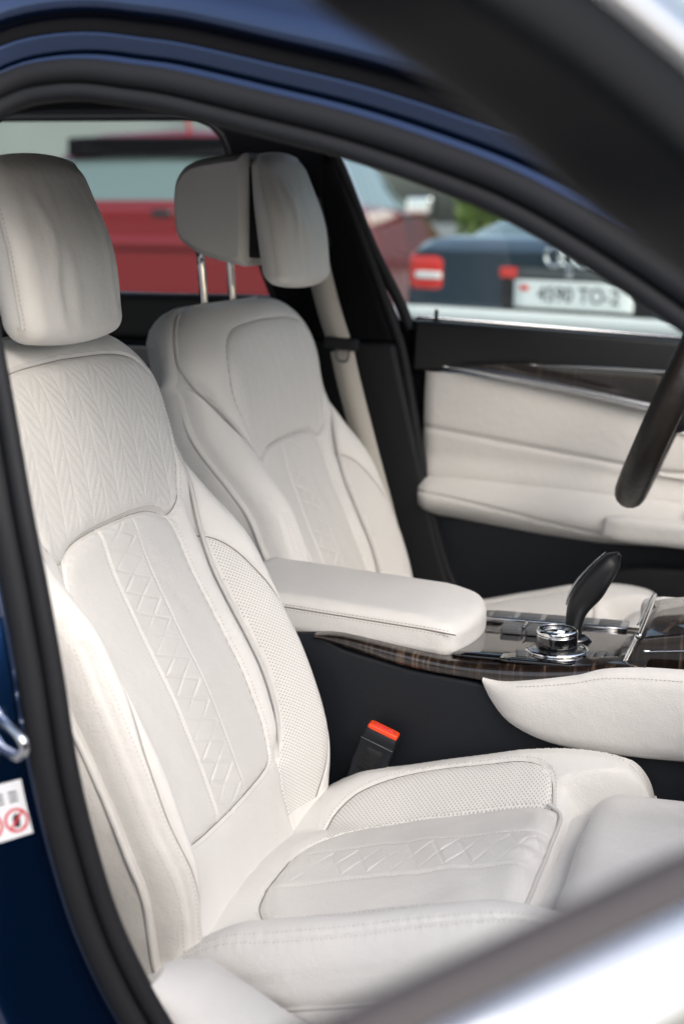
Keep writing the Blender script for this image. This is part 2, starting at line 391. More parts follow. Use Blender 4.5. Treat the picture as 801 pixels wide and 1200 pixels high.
# ---- striker and stickers on the pillar
st = empty('door_striker', (-.238, -.465, .77), CAR)
loop = cr([(-.255, -.455, .786), (-.236, -.478, .786), (-.212, -.497, .782), (-.206, -.499, .774), (-.212, -.497, .765), (-.236, -.478, .762), (-.255, -.455, .762)], 40)
V, F = tube(loop, .0040, 10); obj('loop', V, F, 'chrome', st)
V, F = rbox((-.266, -.452, .774), (.018, .006, .034), .005, 6, rotm('Z', -35)); obj('plate', V, F, 'satin', st)
# sticker: flat sheet on the painted face
ii = int(np.argmin(np.abs(ap[:160, 2]-.700)))
def on_face(a, b):
    """a along the slanted face, b along the pillar, metres"""
    k = ii+int(round(b/np.linalg.norm(ap[ii+1]-ap[ii]))); k = min(max(k, 0), NA-1)
    e0, e1 = np.array((.029, -.0036)), np.array((.086, .0335)); q = e0+(e1-e0)*(a/np.linalg.norm(e1-e0)); dn = (e1-e0)/np.linalg.norm(e1-e0); nn = np.array((-dn[1], dn[0]))
    fr = (b/np.linalg.norm(ap[ii+1]-ap[ii]))-round(b/np.linalg.norm(ap[ii+1]-ap[ii])); base = ap[k]+apT[k]*fr*np.linalg.norm(ap[ii+1]-ap[ii])
    return base, apE[k], apN[k], q, nn
def sticker_pts(pts, lift):
    out = []
    for a, b in pts:
        p, e, n, q, nn = on_face(a, b); q = q+nn*lift; out.append(p+e*q[0]+n*q[1])
    return np.array(out)
stk = empty('warning_sticker', sticker_pts([(.03, 0)], 0)[0], CAR, label='white sticker with two red prohibition circles on the blue door pillar')
aa, bb = np.meshgrid(np.linspace(.001, .045, 6), np.linspace(-.022, .024, 8), indexing='ij')
obj('sheet', sticker_pts(np.stack([aa.ravel(), bb.ravel()], 1), .0012), quads(6, 8), 'white', stk)
for cx in (.0115, .0325):
    t = np.linspace(0, 2*pi, 28, endpoint=False)
    ring = np.vstack([np.stack([cx+.0098*np.cos(t), -.008+.0098*np.sin(t)], 1), np.stack([cx+.0078*np.cos(t), -.008+.0078*np.sin(t)], 1)])
    obj('prohibition_ring', sticker_pts(ring, .0018), [[i, (i+1) % 28, 28+(i+1) % 28, 28+i] for i in range(28)], 'red', stk)
    bar = [(cx-.0066, -.0026), (cx-.0053, -.0013), (cx+.0066, -.0134), (cx+.0053, -.0147)]
    obj('prohibition_bar', sticker_pts(bar, .0022), [[0, 1, 2, 3]], 'red', stk)
    fig = [(cx-.002, -.014), (cx+.002, -.014), (cx+.003, -.006), (cx+.001, -.003), (cx-.002, -.003), (cx-.003, -.007)]
    obj('pictogram', sticker_pts(fig, .0020), [[0, 1, 2, 3, 4, 5]], 'dark', stk)
for cx, w in ((.010, .0035), (.024, .006)):
    for q, z0 in enumerate((.007, .0105, .014)):
        obj('pictogram', sticker_pts([(cx-w, z0), (cx+w, z0), (cx+w, z0+.0016), (cx-w, z0+.0016)], .0018), [[0, 1, 2, 3]], 'dark', stk)

# ---- ivory sill / pillar-foot trim inside the seal
rows = []
kk = np.arange(8, int(np.argmax((ap[:, 2] > .545) & (ap[:, 0] < 0))))
for e, n in ((-.016, -.014), (-.022, -.017), (-.030, -.026), (-.036, -.042), (-.037, -.070), (-.030, -.10), (-.010, -.13)):
    sc_ = np.interp(ap[kk, 2], [.4, .47, .51, .535, .545], [1.3, 1.2, 1.0, .6, .25]); rows.append(ap[kk]+apE[kk]*(e*sc_)[:, None]+apN[kk]*(n*sc_)[:, None])
G = np.array(rows); obj('sill_trim', G.reshape(-1, 3), quads(len(rows), len(kk)), 'plastic_ivory', CAR)

# ------------------------------------------------------------------ seats
BO = np.array([-.185, 0, .46]); BA = np.array([-sin(radians(24)), 0, cos(radians(24))]); BN = np.array([cos(radians(24)), 0, sin(radians(24))]); BY = np.array([0, 1., 0])
TT = .648
def Ws(t): return np.interp(t, [-.05, .0, .05, .12, .2, .28, .35, .42, .48, .53, .57, .61, .66], [.216, .229, .239, .248, .251, .250, .249, .250, .252, .254, .252, .248, .242])
QC, QP = .034, .0170
GRV = cr([(.2535, .545), (.240, .515), (.222, .475), (.204, .435), (.190, .395), (.183, .36), (.178, .32), (.180, .25), (.182, .18), (.176, .12), (.162, .086)], 60)   # bolster groove (y, t)
LUM = [(.0, .424), (.06, .423), (.105, .418), (.135, .404), (.148, .375), (.147, .33), (.150, .25), (.153, .18), (.150, .12), (.140, .094), (.10, .085), (.0, .082)]
SHO = [(.0, .424), (.06, .423), (.105, .418), (.140, .406), (.165, .418), (.184, .45), (.200, .49), (.206, .53), (.194, .568), (.162, .592), (.11, .602), (.0, .606)]
PRF = [(.1835, .372), (.199, .345), (.213, .300), (.225, .25), (.232, .20), (.232, .14), (.225, .09), (.213, .05), (.197, .018), (.150, .018), (.152, .05), (.162, .086)]
LUMc = cr(LUM, 90); SHOc = cr(SHO, 90)
PRFo = cr(PRF[:9], 60)
def mir(line): 
    line = np.asarray(line); return np.vstack([line, line[::-1]*np.array([-1, 1])])
def rounded_edge(ex, ey, rc):
    both = (ex < rc) & (ey < rc)
    return np.where(both, rc-np.hypot(rc-ex, rc-ey), np.minimum(ex, ey))
def groove(dist, w, depth, pw=.011, pd=.0022):
    return -depth*np.exp(-(dist/w)**2)-pd*np.exp(-(dist/pw)**2)
def back_d(y, t, detail=True):
    ay = np.abs(y)
    d = .032*ss(.36, .56, t)+.008*np.exp(-((t-.2)/.11)**2)-.010*ss(.10, 0, t)
    d = d+.010*(ay/.15)**2*ss(.17, .1, ay)*0
    B = .055*ss(.50, .32, t)*(.55+.45*ss(-.05, .10, t))
    d = d+B*ss(.158, .228, ay)
    d = d+.006*np.exp(-((ay-.166)/.012)**2)*ss(.47, .40, t)*ss(.08, .13, t)      # roll beside the centre panel
    e = rounded_edge(Ws(t)-ay, TT-t, .10)
    r = .036+.046*ss(.36, .52, t); h = .050+.014*ss(.38, .52, t)
    q = np.clip(1-e/r, 0, 1); d = d-h*(1-np.sqrt(np.maximum(1-q*q, 0)))
    if detail:
        d = d+groove(poly_dist(ay, t, GRV), .0034, .008, .010, .004)
        d = d+groove(poly_dist(ay, t, LUMc), .0022, .0030, .010, .0020)
        d = d+groove(poly_dist(ay, t, SHOc), .0022, .0030, .010, .0020)
        d = d+groove(poly_dist(ay, t, PRFo), .0020, .0024, .009, .0016)
        d = d+groove(poly_dist(ay, t, [(.162, .086), (.152, .05), (.150, -.04)]), .0020, .0024, .009, .0012)
        ds = poly_dist(ay, t, CRST); d = d-.0012*np.exp(-(ds/.0018)**2)+.0010*np.exp(-((ds-.006)/.003)**2)
        dsm = np.minimum(poly_dist(ay, t, LUMc), poly_dist(ay, t, SHOc))
        d = d+.0003*np.sin((t+.35*y)/.0105*2*pi+1.3*np.sin(t*47))*np.exp(-((dsm-.004)/.006)**2)
        d = d+.0005*np.sin(t*55+y*21+2.2*np.sin(y*31+t*13))*np.sin(y*43-t*17+.7)
        # centre braid between two stitched lines
        m = inside(ay, t, LUMc.tolist()+[(0, .082), (0, .424)])
        dl = np.abs(ay-.044); d = d-np.where(m, .0010*np.exp(-(dl/.0022)**2), 0)
        k = m & (ay < .040)
        u = np.mod(t/.050, 1.0); z1 = .034*(2*np.abs(u-.5)*2-1); u2 = np.mod(t/.050+.5, 1.0); z2 = .034*(2*np.abs(u2-.5)*2-1)
        br = np.minimum(np.abs(y-z1), np.abs(y-z2)); d = d+np.where(k, .0008-.0016*np.exp(-(br/.0040)**2)*(.7+.5*np.sin(t*61+y*40)), 0)
        # quilted shoulder panel: herringbone
        m = inside(ay, t, SHOc.tolist()+[(0, .606), (0, .424)]); ms = m*ss(.004, .014, np.minimum(poly_dist(ay, t, SHOc), 1))
        cw = QC; ci = np.floor(y/cw+.5); fy = y-ci*cw; sg = np.where(np.mod(ci, 2) == 0, 1, -1)
        ph = np.mod((t+sg*fy*1.15)/QP-.38/QP, 1.0); dg = np.minimum(ph, 1-ph)*QP*.66; dc = cw/2-np.abs(fy)
        d = d+ms*(.0007*np.sqrt(np.sin(pi*ph)+1e-9)*np.sqrt(np.clip(1-(np.abs(fy)/(cw/2))**4, 0, 1))-.0006)-ms*.0004*np.exp(-(dc/.0017)**2)
    return d
CRST = cr([(.238, .33), (.241, .27), (.2425, .20), (.240, .13), (.231, .07), (.221, .01), (.210, -.03)], 60)  # double-stitched crest of the bolster
def bpt(y, t, d): return BO+np.multiply.outer(np.asarray(y), BY)+np.multiply.outer(np.asarray(t), BA)+np.multiply.outer(np.asarray(d), BN)
CAMP = np.array([.343, -1.543, 1.18])

def wrinkle_pad(V, c):
    """vertical folds at the sides of a headrest cushion"""
    y, z, x = V[:, 1], V[:, 2], V[:, 0]
    fr = ss(-.005, .012, x)
    for y0, k, wd, am in ((-.062, .10, .012, .0026), (-.030, -.16, .016, .0020), (.074, -.08, .010, .0020)):
        c0 = y0+k*(z+.05)*.35+.004*np.sin(z*60+y0*90)
        V[:, 0] += fr*(am*np.exp(-((y-c0)/wd)**2)-am*.7*np.exp(-((y-c0-1.7*wd)/wd)**2))*ss(.10, .05, np.abs(z))
    return V
def build_seat(name, label):
    S = empty(name, (-.05, 0, .30), CAR, label=label)
    # ---------------- backrest
    nu, nv = 371, 431
    U, Vv = np.meshgrid(np.linspace(-1, 1, nu), np.linspace(0, 1, nv), indexing='ij')
    U = np.sign(U)*(1-(1-np.abs(U))**1.12)
    t = -.045+Vv*(TT+.045)
    rc = .10; base = Ws(t); q = np.clip((t-(TT-rc))/rc, 0, 1); Wd = base-rc*(1-np.sqrt(np.maximum(1-q*q, 0)))
    y = U*Wd; d = back_d(y, t); G = bpt(y, t, d)
    Nr = grid_normals(G); Nr *= np.sign((Nr@BN).mean())
    arc = np.cumsum(np.r_[np.zeros((1, nv)), np.linalg.norm(np.diff(bpt(y, t, back_d(y, t, False)), axis=0), axis=2)], axis=0); arc -= arc[nu//2][None]
    uvg = np.stack([arc, t], -1)
    cy = np.abs(.25*(y[:-1, :-1]+y[1:, :-1]+y[:-1, 1:]+y[1:, 1:])); ct = .25*(t[:-1, :-1]+t[1:, :-1]+t[:-1, 1:]+t[1:, 1:]); left = .5*(y[:-1, :-1]+y[1:, :-1]) < 0
    reg = np.zeros(cy.shape, int)                        # 0: lower band + roll + shoulder margin
    bol = inside(cy, ct, GRV.tolist()+[(.162, .086), (.152, .05), (.150, -.1), (.40, -.1), (.40, .545)])
    reg[bol] = 3; reg[bol & inside(cy, ct, PRFo.tolist()+PRF[9:]+GRV[::-1].tolist()) & (poly_dist(cy, ct, GRV) > .0055)] = 5
    reg[(reg == 3) & left] = 4; reg[(reg == 5) & left] = 6
    reg[inside(cy, ct, LUMc.tolist()+[(-.001, .082), (-.001, .424)])] = 1
    reg[inside(cy, ct, SHOc.tolist()+[(-.001, .606), (-.001, .424)])] = 2
    reg[(reg == 0) & (ct < .11) & (cy < .17)] = 7
    split_parts(G, Nr, uvg, reg, {0: ('backrest_border', 'ivory'), 1: ('lumbar_panel', 'perf_fine'), 2: ('shoulder_panel', 'perf_fine'), 3: ('side_bolster', 'ivory'), 4: ('side_bolster', 'ivory'),
        5: ('perforated_panel', 'perf'), 6: ('bolster_panel', 'ivory'), 7: ('lower_back_panel', 'ivory')}, S)
    # boundary loop and side walls
    loop = np.vstack([G[0, :-1], G[:, -1], G[-1, ::-1][1:]]); ly = np.concatenate([y[0, :-1], y[:, -1], y[-1, ::-1][1:]]); lt = np.concatenate([t[0, :-1], t[:, -1], t[-1, ::-1][1:]])
    sel = np.unique(np.r_[np.arange(0, len(loop), 4), len(loop)-1]); lp = loop[sel]
    cen = bpt(np.array(0.), np.array(.3), np.array(-.05)); out = lp-cen; out -= (out@BN)[:, None]*BN; out /= np.linalg.norm(out, axis=1, keepdims=True)
    l_t = lt[sel]; dep = np.interp(l_t, [-.045, .2, .40, .50, .58, .63, .648], [.09, .13, .11, .07, .035, .05, .08])
    rows = []
    for w, b in ((0, 0), (.04, .003), (.12, .005), (.25, .006), (.42, .004), (.6, -.002), (.8, -.012), (1.0, -.03)):
        wr = 0
        if 0.1 < w < .9: wr = .004*np.sin(l_t*34+w*5)*np.exp(-((l_t-.25)/.14)**2)
        rows.append(lp+out*(b+wr*0+ (wr if w else 0))[..., None] if np.ndim(wr) else lp+out*b)
        rows[-1] = rows[-1]-BN*(dep*w)[:, None]
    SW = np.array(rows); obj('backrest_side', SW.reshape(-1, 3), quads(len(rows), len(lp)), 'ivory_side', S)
    # rear shell
    back = SW[-1]; cb = back.mean(0)-BN*.03; R2 = np.array([back*(1-w)+(cb+(back-cb)*.55-BN*.03)*w for w in (0, .3, .7, 1)]+[np.repeat(cb[None], len(back), 0)-BN*.03])
    obj('backrest_shell', R2.reshape(-1, 3), quads(5, len(back)), 'ivory_side', S)
    # piping: round the shoulder edge and down the bolster grooves
    pp = []
    for sg in (1, -1):
        tt = np.linspace(.640, .550, 24); rcq = np.clip((tt-(TT-.10))/.10, 0, 1); yy = (Ws(tt)-.10*(1-np.sqrt(1-rcq**2)))-.0005
        gl = GRV[2:]; yy2 = np.r_[yy, gl[:, 0]]; tt2 = np.r_[tt, gl[:, 1]]
        dd = back_d(yy2, tt2, False); dd = np.convolve(np.r_[[dd[0]]*4, dd, [dd[-1]]*4], np.ones(9)/9, 'valid'); P = bpt(sg*yy2, tt2, dd-.0040)
        P = cr(P[::3], 110); V, F = tube(P, .0030*ss(109.5, 100, np.arange(110))+.0001, 8); obj('piping', V, F, 'pipe', S)
    xs = np.linspace(-.14, .14, 40); P = bpt(xs, np.full(40, .6475), back_d(xs, np.full(40, .6475), False)); V, F = tube(P, .0028, 8); obj('piping', V, F, 'pipe', S)
    # bolster outer welts
    for sg in (1, -1):
        tt = np.linspace(.53, -.04, 80); yy = sg*(Ws(tt)+.0025); dd = back_d(np.abs(yy)*0+Ws(tt)-.0003, tt, False)-.012
        P = bpt(yy, tt, dd); V, F = tube(P, .0030*ss(.53, .46, tt)+.0002, 8); obj('piping', V, F, 'pipe', S)
    # stitching lines on the backrest
    def stline(line, off, sgn_):
        line = np.asarray(line); T = tangents(line); nn = np.stack([-T[:, 1], T[:, 0]], 1); L2 = line+nn*off
        yy, tt = sgn_*L2[:, 0], L2[:, 1]; d0 = back_d(yy, tt); eps = 5e-4
        P = bpt(yy, tt, d0); Pa = bpt(yy+eps, tt, back_d(yy+eps, tt, False))-bpt(yy, tt, back_d(yy, tt, False)); Pb = bpt(yy, tt+eps, back_d(yy, tt+eps, False))-bpt(yy, tt, back_d(yy, tt, False))
        nr = np.cross(Pa, Pb); nr /= np.linalg.norm(nr, axis=1, keepdims=True); nr *= np.sign(nr@BN)[:, None]
        return stitches(P, nr)
    sets = []
    for sg in (1, -1):
        sets += [stline(CRST, .0050, sg), stline(CRST, -.0050, sg), stline(LUMc, .0045, sg), stline(SHOc[25:], -.0048, sg)]
        sets += [stline(cr([(.0445, .415), (.044, .25), (.044, .095)], 80), .0, sg)]
    V, F = join(*sets); obj('stitching', V, F, 'thread', S, kind='stuff')
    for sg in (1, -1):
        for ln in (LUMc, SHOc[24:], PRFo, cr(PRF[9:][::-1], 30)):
            yy, tt = sg*ln[:, 0], ln[:, 1]; V, F = tube(cr(bpt(yy, tt, back_d(yy, tt)+.0003), 120), .00075, 6); obj('seam_shade', V, F, 'seam_shade', S)  # thin dark tubes drawing the shade in the seam grooves
    # quilting thread of the shoulder panel and of the braid
    sets = []; yq = np.arange(-.2, .2001, .002); ciq = np.floor(yq/QC+.5); tri = np.where(np.mod(ciq, 2) == 0, 1, -1)*(yq-ciq*QC)*1.15
    SB = SHOc.tolist()+[(-.001, .606), (-.001, .424)]
    def runs(yv, tv, ok):
        st_ = None
        for i in range(len(ok)+1):
            if i < len(ok) and ok[i]:
                if st_ is None: st_ = i
            elif st_ is not None:
                if i-st_ > 6: sets.append(stline(np.c_[yv[st_:i], tv[st_:i]], 0, 1))
                st_ = None
    for t0 in np.arange(.38, .66, QP):
        tq = t0-tri; runs(yq, tq, inside(np.abs(yq), tq, SB) & (poly_dist(np.abs(yq), tq, SHOc) > .006))
    tb = np.arange(.096, .414, .0015)
    for o_ in (0, .5):
        yb = .034*(2*np.abs(np.mod(tb/.050+o_, 1.0)-.5)*2-1); runs(yb, tb, np.ones(len(tb), bool))
    V, F = join(*sets); obj('quilting_thread', V, F, 'thread_light', S, kind='stuff')
    # flap below the outboard bolster
    for sg in (1, -1):
        P = cr([bpt(sg*.245, -.045, -.03), bpt(sg*.262, -.040, .01), bpt(sg*.250, -.040, .045), bpt(sg*.215, -.045, .06), bpt(sg*.18, -.05, .03)], 40); V, F = tube(P, .0065, 8); obj('bolster_hem', V, F, 'pipe', S)
    # ---------------- headrest
    def pad_def(V):
        zz_ = V[:, 2]/.092; yy_ = V[:, 1]/.117
        f = ss(-.012, .018, V[:, 0])
        V = V.copy(); V[:, 0] += f*(.008*(1-yy_**2)-.024*ss(-.3, 1.1, zz_)**1.3)
        V[:, 1] *= 1-.09*ss(.1, 1.1, zz_)-.04*ss(.2, 1, -zz_); V[:, 2] += .008*(1-yy_**2)*np.sign(zz_)*ss(.5, 1, np.abs(zz_))
        V[:, 0] -= .13*V[:, 2]
        return wrinkle_pad(V, None)
    V, F = rbox((-.4145, -.005, 1.139), (.0225, .115, .091), .0212, 56, None, pad_def); obj('headrest_pad', V, F, 'ivory', S)
    sh = cr([(-.530, 1.100), (-.505, 1.086), (-.450, 1.074), (-.438, 1.076), (-.436, 1.15), (-.438, 1.226), (-.452, 1.232), (-.51, 1.224), (-.534, 1.213), (-.548, 1.19), (-.550, 1.15), (-.545, 1.115)], 48, True)
    ys_ = np.r_[-.122, -.120, -.116, -.108, np.linspace(-.095, .095, 12), .108, .116, .120, .122]; cc = sh.mean(0); rows = []
    for yv in ys_:
        s0 = 1-.16*max(0, (abs(yv)-.095)/.027)**2.2; rows.append(np.c_[cc[0]+(sh[:, 0]-cc[0])*s0, np.full(48, yv-.005), cc[1]+(sh[:, 1]-cc[1])*s0])
    rows = np.array(rows); Fq = quads(len(ys_), 48, False, True).tolist()+[list(range(48))[::-1], list(range((len(ys_)-1)*48, len(ys_)*48))]
    obj('headrest_shell', rows.reshape(-1, 3), Fq, 'ivory', S, sharp=50)
    V, F = rbox((-.433, -.005, 1.150), (.012, .098, .066), .006, 8); obj('headrest_slide', V, F, 'rubber_dark', S)
    for yv in (-.062, .062):
        V, F = tube(np.array([(-.487, yv, .98), (-.488, yv, 1.03), (-.492, yv, 1.09), (-.496, yv, 1.12)]), .0063, 14); obj('headrest_post', V, F, 'chrome', S)
    V, F = rbox((-.488, 0, 1.034), (.022, .098, .004), .003, 8, rotm('Y', -24)); obj('post_guide', V, F, 'ivory_side', S)
    # stitched seam of the headrest side
    def padline(yv, xo):
        z = np.linspace(-.080, .060, 40); return np.stack([np.full(40, -.4130+xo)-.13*z-.017*ss(-.3, 1.1, z/.092)**1.3, np.full(40, yv-.005)*(1-.09*ss(.1, 1.1, z/.092)-.04*ss(.2, 1, -z/.092)), 1.141+z], 1)
    sets = []
    for sg in (1, -1):
        for xo in (.000, .008):
            P = padline(sg*.1146, xo); sets.append(stitches(P, np.repeat([[0, sg*1., 0]], 40, 0)))
        V, F = tube(padline(sg*.1146, .004), .0012, 6); obj('headrest_seam', V, F, 'pipe', S)
    V, F = join(*sets); obj('headrest_stitching', V, F, 'thread', S, kind='stuff')
    # ---------------- cushion
    XB, WC = -.235, .262
    def xf(ay): return .138+.082*ss(.172, .205, ay)
    INS = cr([(-.165, 0), (-.164, .05), (-.155, .09), (-.128, .125), (-.08, .142), (-.02, .148), (.06, .150), (.108, .150)], 80)    # (x, |y|)
    INF = cr([(.108, .150), (.121, .140), (.126, .11), (.128, .0)], 40)
    PCO = cr([(-.155, .150), (-.148, .172), (-.12, .192), (-.06, .206), (.02, .207), (.075, .202), (.104, .184), (.112, .150)], 60)
    EDG = cr([(-.19, .232), (-.12, .240), (-.02, .243), (.08, .240), (.16, .232), (.205, .215)], 60)
    def cz(x, y, detail=True):
        ay = np.abs(y); z = .464+.245*(x+.15)-.10*np.maximum(x-.06, 0)**1.0*.6
        z = z+.010*np.cos(np.clip(ay/.15, 0, 1)*pi/2)
        z = z+.042*ss(.140, .215, ay)*ss(-.26, -.12, x)
        z = z-2.0*np.maximum(x-.085, 0)**2*ss(.14, .2, ay)
        ex, ey = WC-ay, xf(ay)-x; e = rounded_edge(ex, ey, .03)
        r = .040; q_ = np.clip(1-e/r, 0, 1); z = z-.045*(1-np.sqrt(np.maximum(1-q_*q_, 0)))
        if detail:
            z = z+groove(poly_dist(x, ay, INS), .0026, .0040, .012, .0035)+groove(poly_dist(x, ay, INF), .0020, .0020, .010, .001)
            z = z+groove(poly_dist(x, ay, PCO), .0022, .0028, .010, .0022)
            z = z-.0016*np.exp(-(poly_dist(x, ay, EDG)/.0018)**2)
            m = inside(x, ay, np.vstack([INS, INF]).tolist()+[(.128, -.01), (-.165, -.01)])
            z = z-np.where(m, .0010*np.exp(-((ay-.048)/.0022)**2), 0)
            u = np.mod(x/.056, 1.0); z1 = .036*(2*np.abs(u-.5)*2-1); u2 = np.mod(x/.056+.5, 1.0); z2 = .036*(2*np.abs(u2-.5)*2-1)
            br = np.minimum(np.abs(y-z1), np.abs(y-z2)); k = m & (ay < .043); z = z+np.where(k, .0006-.0011*np.exp(-(br/.0042)**2)*(.7+.5*np.sin(x*61+y*40)), 0)
            dsm = np.minimum(np.minimum(poly_dist(x, ay, INS), poly_dist(x, ay, PCO)), poly_dist(x, ay, EDG)); z = z+.0003*np.sin((x+.3*y)/.0105*2*pi+1.3*np.sin(x*47))*np.exp(-((dsm-.004)/.006)**2)+.0006*np.sin(x*52+y*19+2*np.sin(y*29))*np.sin(y*41-x*15)
            # soft creases across the front of the insert
            z = z+np.where(m, .0016*np.sin(y*120+x*40+2*np.sin(y*37))*np.exp(-((x-.115)/.020)**2), 0)
            z = z+np.where(m, .0010*np.sin(x*70+y*18+1.5*np.sin(y*23+x*31)), 0)*ss(.0, .02, poly_dist(x, ay, INS))
        return z
    mu, mv = 301, 291
    A_, B_ = np.meshgrid(np.linspace(0, 1, mu), np.linspace(-1, 1, mv), indexing='ij')
    B_ = np.sign(B_)*(1-(1-np.abs(B_))**1.15); A_ = 1-(1-A_)**1.12
    y = B_*WC; x = XB+A_*(xf(np.abs(y))-XB)
    z = cz(x, y); G = np.stack([x, y, z], -1); Nr = grid_normals(G); Nr *= np.sign(Nr[..., 2].mean())
    uvg = np.stack([x, y], -1); cy = np.abs(.25*(y[:-1, :-1]+y[1:, :-1]+y[:-1, 1:]+y[1:, 1:])); cx = .25*(x[:-1, :-1]+x[1:, :-1]+x[:-1, 1:]+x[1:, 1:]); left = .5*(y[:-1, :-1]+y[:-1, 1:]) < 0
    reg = np.zeros(cy.shape, int)
    reg[inside(cx, cy, PCO.tolist()+INS[::-1][:55].tolist())] = 2; reg[(reg == 2) & left] = 3
    reg[inside(cx, cy, np.vstack([INS, INF]).tolist()+[(.128, -.01), (-.165, -.01)])] = 1
    reg[(reg == 0) & (cy > .15) & left] = 4; reg[(reg == 0) & (cy > .15)] = 5; reg[(reg == 0) & (cx > .05)] = 6
    split_parts(G, Nr, uvg, reg, {0: ('cushion_border', 'ivory'), 1: ('cushion_insert', 'perf_fine'), 2: ('perforated_panel', 'perf'), 3: ('perforated_panel', 'perf'), 4: ('cushion_bolster', 'ivory'), 5: ('cushion_bolster', 'ivory'), 6: ('cushion_front_edge', 'ivory')}, S)
    loop = np.vstack([G[:-1, 0], G[-1, :], G[::-1, -1][1:]]); lp = loop[np.unique(np.r_[np.arange(0, len(loop), 3), len(loop)-1])]
    o2 = np.gradient(lp[:, :2], axis=0); o2 = np.stack([o2[:, 1], -o2[:, 0]], 1); o2 /= np.maximum(np.linalg.norm(o2, axis=1, keepdims=True), 1e-9)
    o2 *= np.sign((o2*(lp[:, :2]-np.array([-.03, 0]))).sum()); rows = []
    for zd, b in ((0, 0), (.006, .002), (.02, .004), (.026, -.0005), (.030, .003), (.05, .004), (.09, -.003), (.14, -.02)):
        rows.append(np.c_[lp[:, :2]+o2*b, lp[:, 2]-zd])
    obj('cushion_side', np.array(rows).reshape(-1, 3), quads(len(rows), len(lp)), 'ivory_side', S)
    wl_ = np.array(rows)[3]; wl_ = cr(wl_[::6], 180); V, F = tube(wl_, .0032, 8); obj('piping', V, F, 'pipe', S)
    P = np.stack([INF[:, 0], INF[:, 1], 0*INF[:, 0]], 1); P = np.vstack([P, (P*np.array([1, -1, 1]))[::-1]]); P[:, 2] = cz(P[:, 0]+.0, P[:, 1], False)-.0002; V, F = tube(cr(P[::4], 100), .0026, 8); obj('piping', V, F, 'pipe', S)
    def cst(line, off, sg):
        line = np.asarray(line); T = tangents(line); nn = np.stack([-T[:, 1], T[:, 0]], 1); L2 = line+nn*off; P = np.stack([L2[:, 0], sg*L2[:, 1], cz(L2[:, 0], sg*L2[:, 1])], 1)
        e = 5e-4; gx = (cz(P[:, 0]+e, P[:, 1], False)-cz(P[:, 0], P[:, 1], False))/e; gy = (cz(P[:, 0], P[:, 1]+e, False)-cz(P[:, 0], P[:, 1], False))/e
        nr = np.stack([-gx, -gy, np.ones_like(gx)], 1); nr /= np.linalg.norm(nr, axis=1, keepdims=True); return stitches(P, nr)
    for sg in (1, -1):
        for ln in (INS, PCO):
            V, F = tube(cr(np.c_[ln[:, 0], sg*ln[:, 1], cz(ln[:, 0], sg*ln[:, 1])+.0003], 110), .00075, 6); obj('seam_shade', V, F, 'seam_shade', S)  # cushion seams: groove shade drawn as dark tubes
    sets = []
    for sg in (1, -1): sets += [cst(PCO, .0045, sg), cst(EDG, .0045, sg), cst(EDG, -.0045, sg), cst(cr([(-.15, .048), (0, .048), (.105, .048)], 60), 0, sg), cst(INS[20:], .0045, sg)]
    V, F = join(*sets); obj('cushion_stitching', V, F, 'thread', S, kind='stuff')
    # thigh support in front
    def th_def(V):
        V = V.copy(); V[:, 2] += .012*(1-(V[:, 1]/.2)**2)*ss(-.02, .03, V[:, 2])-.05*np.maximum(V[:, 0]-.03, 0)+.003*np.sin(V[:, 1]*40)*ss(0, .04, V[:, 2]); return V
    V, F = rbox((.252, .0, .478), (.098, .186, .060), .036, 30, None, th_def); obj('thigh_support', V, F, 'ivory', S)
    V, F = rbox((.155, 0, .462), (.03, .19, .045), .012, 10); obj('thigh_gusset', V, F, 'ivory_side', S)
    V, F = rbox((-.02, 0, .345), (.22, .20, .05), .02, 6); obj('seat_base', V, F, 'black', S)
    return S
SEAT = build_seat('passenger_seat', 'ivory leather front passenger seat nearest the open door')
# the driver's seat: same seat, cushion raised, headrest pulled up
OFF = np.array([-.027, .741, 0])
DRV = SEAT.copy(); DRV.name = 'driver_seat'; COL.objects.link(DRV); DRV.parent = CAR; DRV.location = SEAT.location+Vector(OFF); DRV['label'] = 'ivory leather driver seat behind the centre armrest'
WL[DRV.name] = np.array((-.05, 0, .30))+OFF
for ch in list(SEAT.children):
    c = ch.copy(); COL.objects.link(c); c.parent = DRV
    n = ch.name.split('.')[0]
    if not (n.startswith(('headrest', 'cushion', 'thigh', 'seat_base', 'post')) or (n in ('perforated_panel', 'piping', 'seam_shade') and ch.bound_box[6][2] < .30)):
        pv = Vector(BO+BA*.62)-Vector((-.05, 0, .30)); Rm = Matrix.Rotation(radians(4.6), 3, 'Y'); c.rotation_euler = (0, radians(4.6), 0); c.location = pv-Rm@pv
    if n.startswith('headrest') and n != 'headrest_post': c.location = Vector((.050 if n in ('headrest_pad', 'headrest_seam', 'headrest_stitching') else .040, 0, .030))
    if n == 'headrest_post': c.location = Vector((.006, 0, .012))
    if n.startswith(('cushion', 'thigh')) or (n in ('perforated_panel', 'piping', 'seam_shade') and (ch.bound_box[6][2] < .30)):
        c.location = Vector((-.02, 0, .030))

# ------------------------------------------------------------------ centre console
CON = empty('center_console', (0, .38, .30), CAR, label='centre console with dark side, striped wood trim and gear selector')
def side(y0): return lambda a, b, w: (a, y0+w, b)
poly = [(-.42, .30), (-.42, .645), (-.20, .668), (-.17, .652), (-.083, .633), (.0, .625), (.08, .612), (.16, .62), (.42, .64), (.55, .30)]
V, F = prism(poly, .235, side(.262), .006, 3); obj('side_panel', V, F, 'navy', CON, sharp=40)
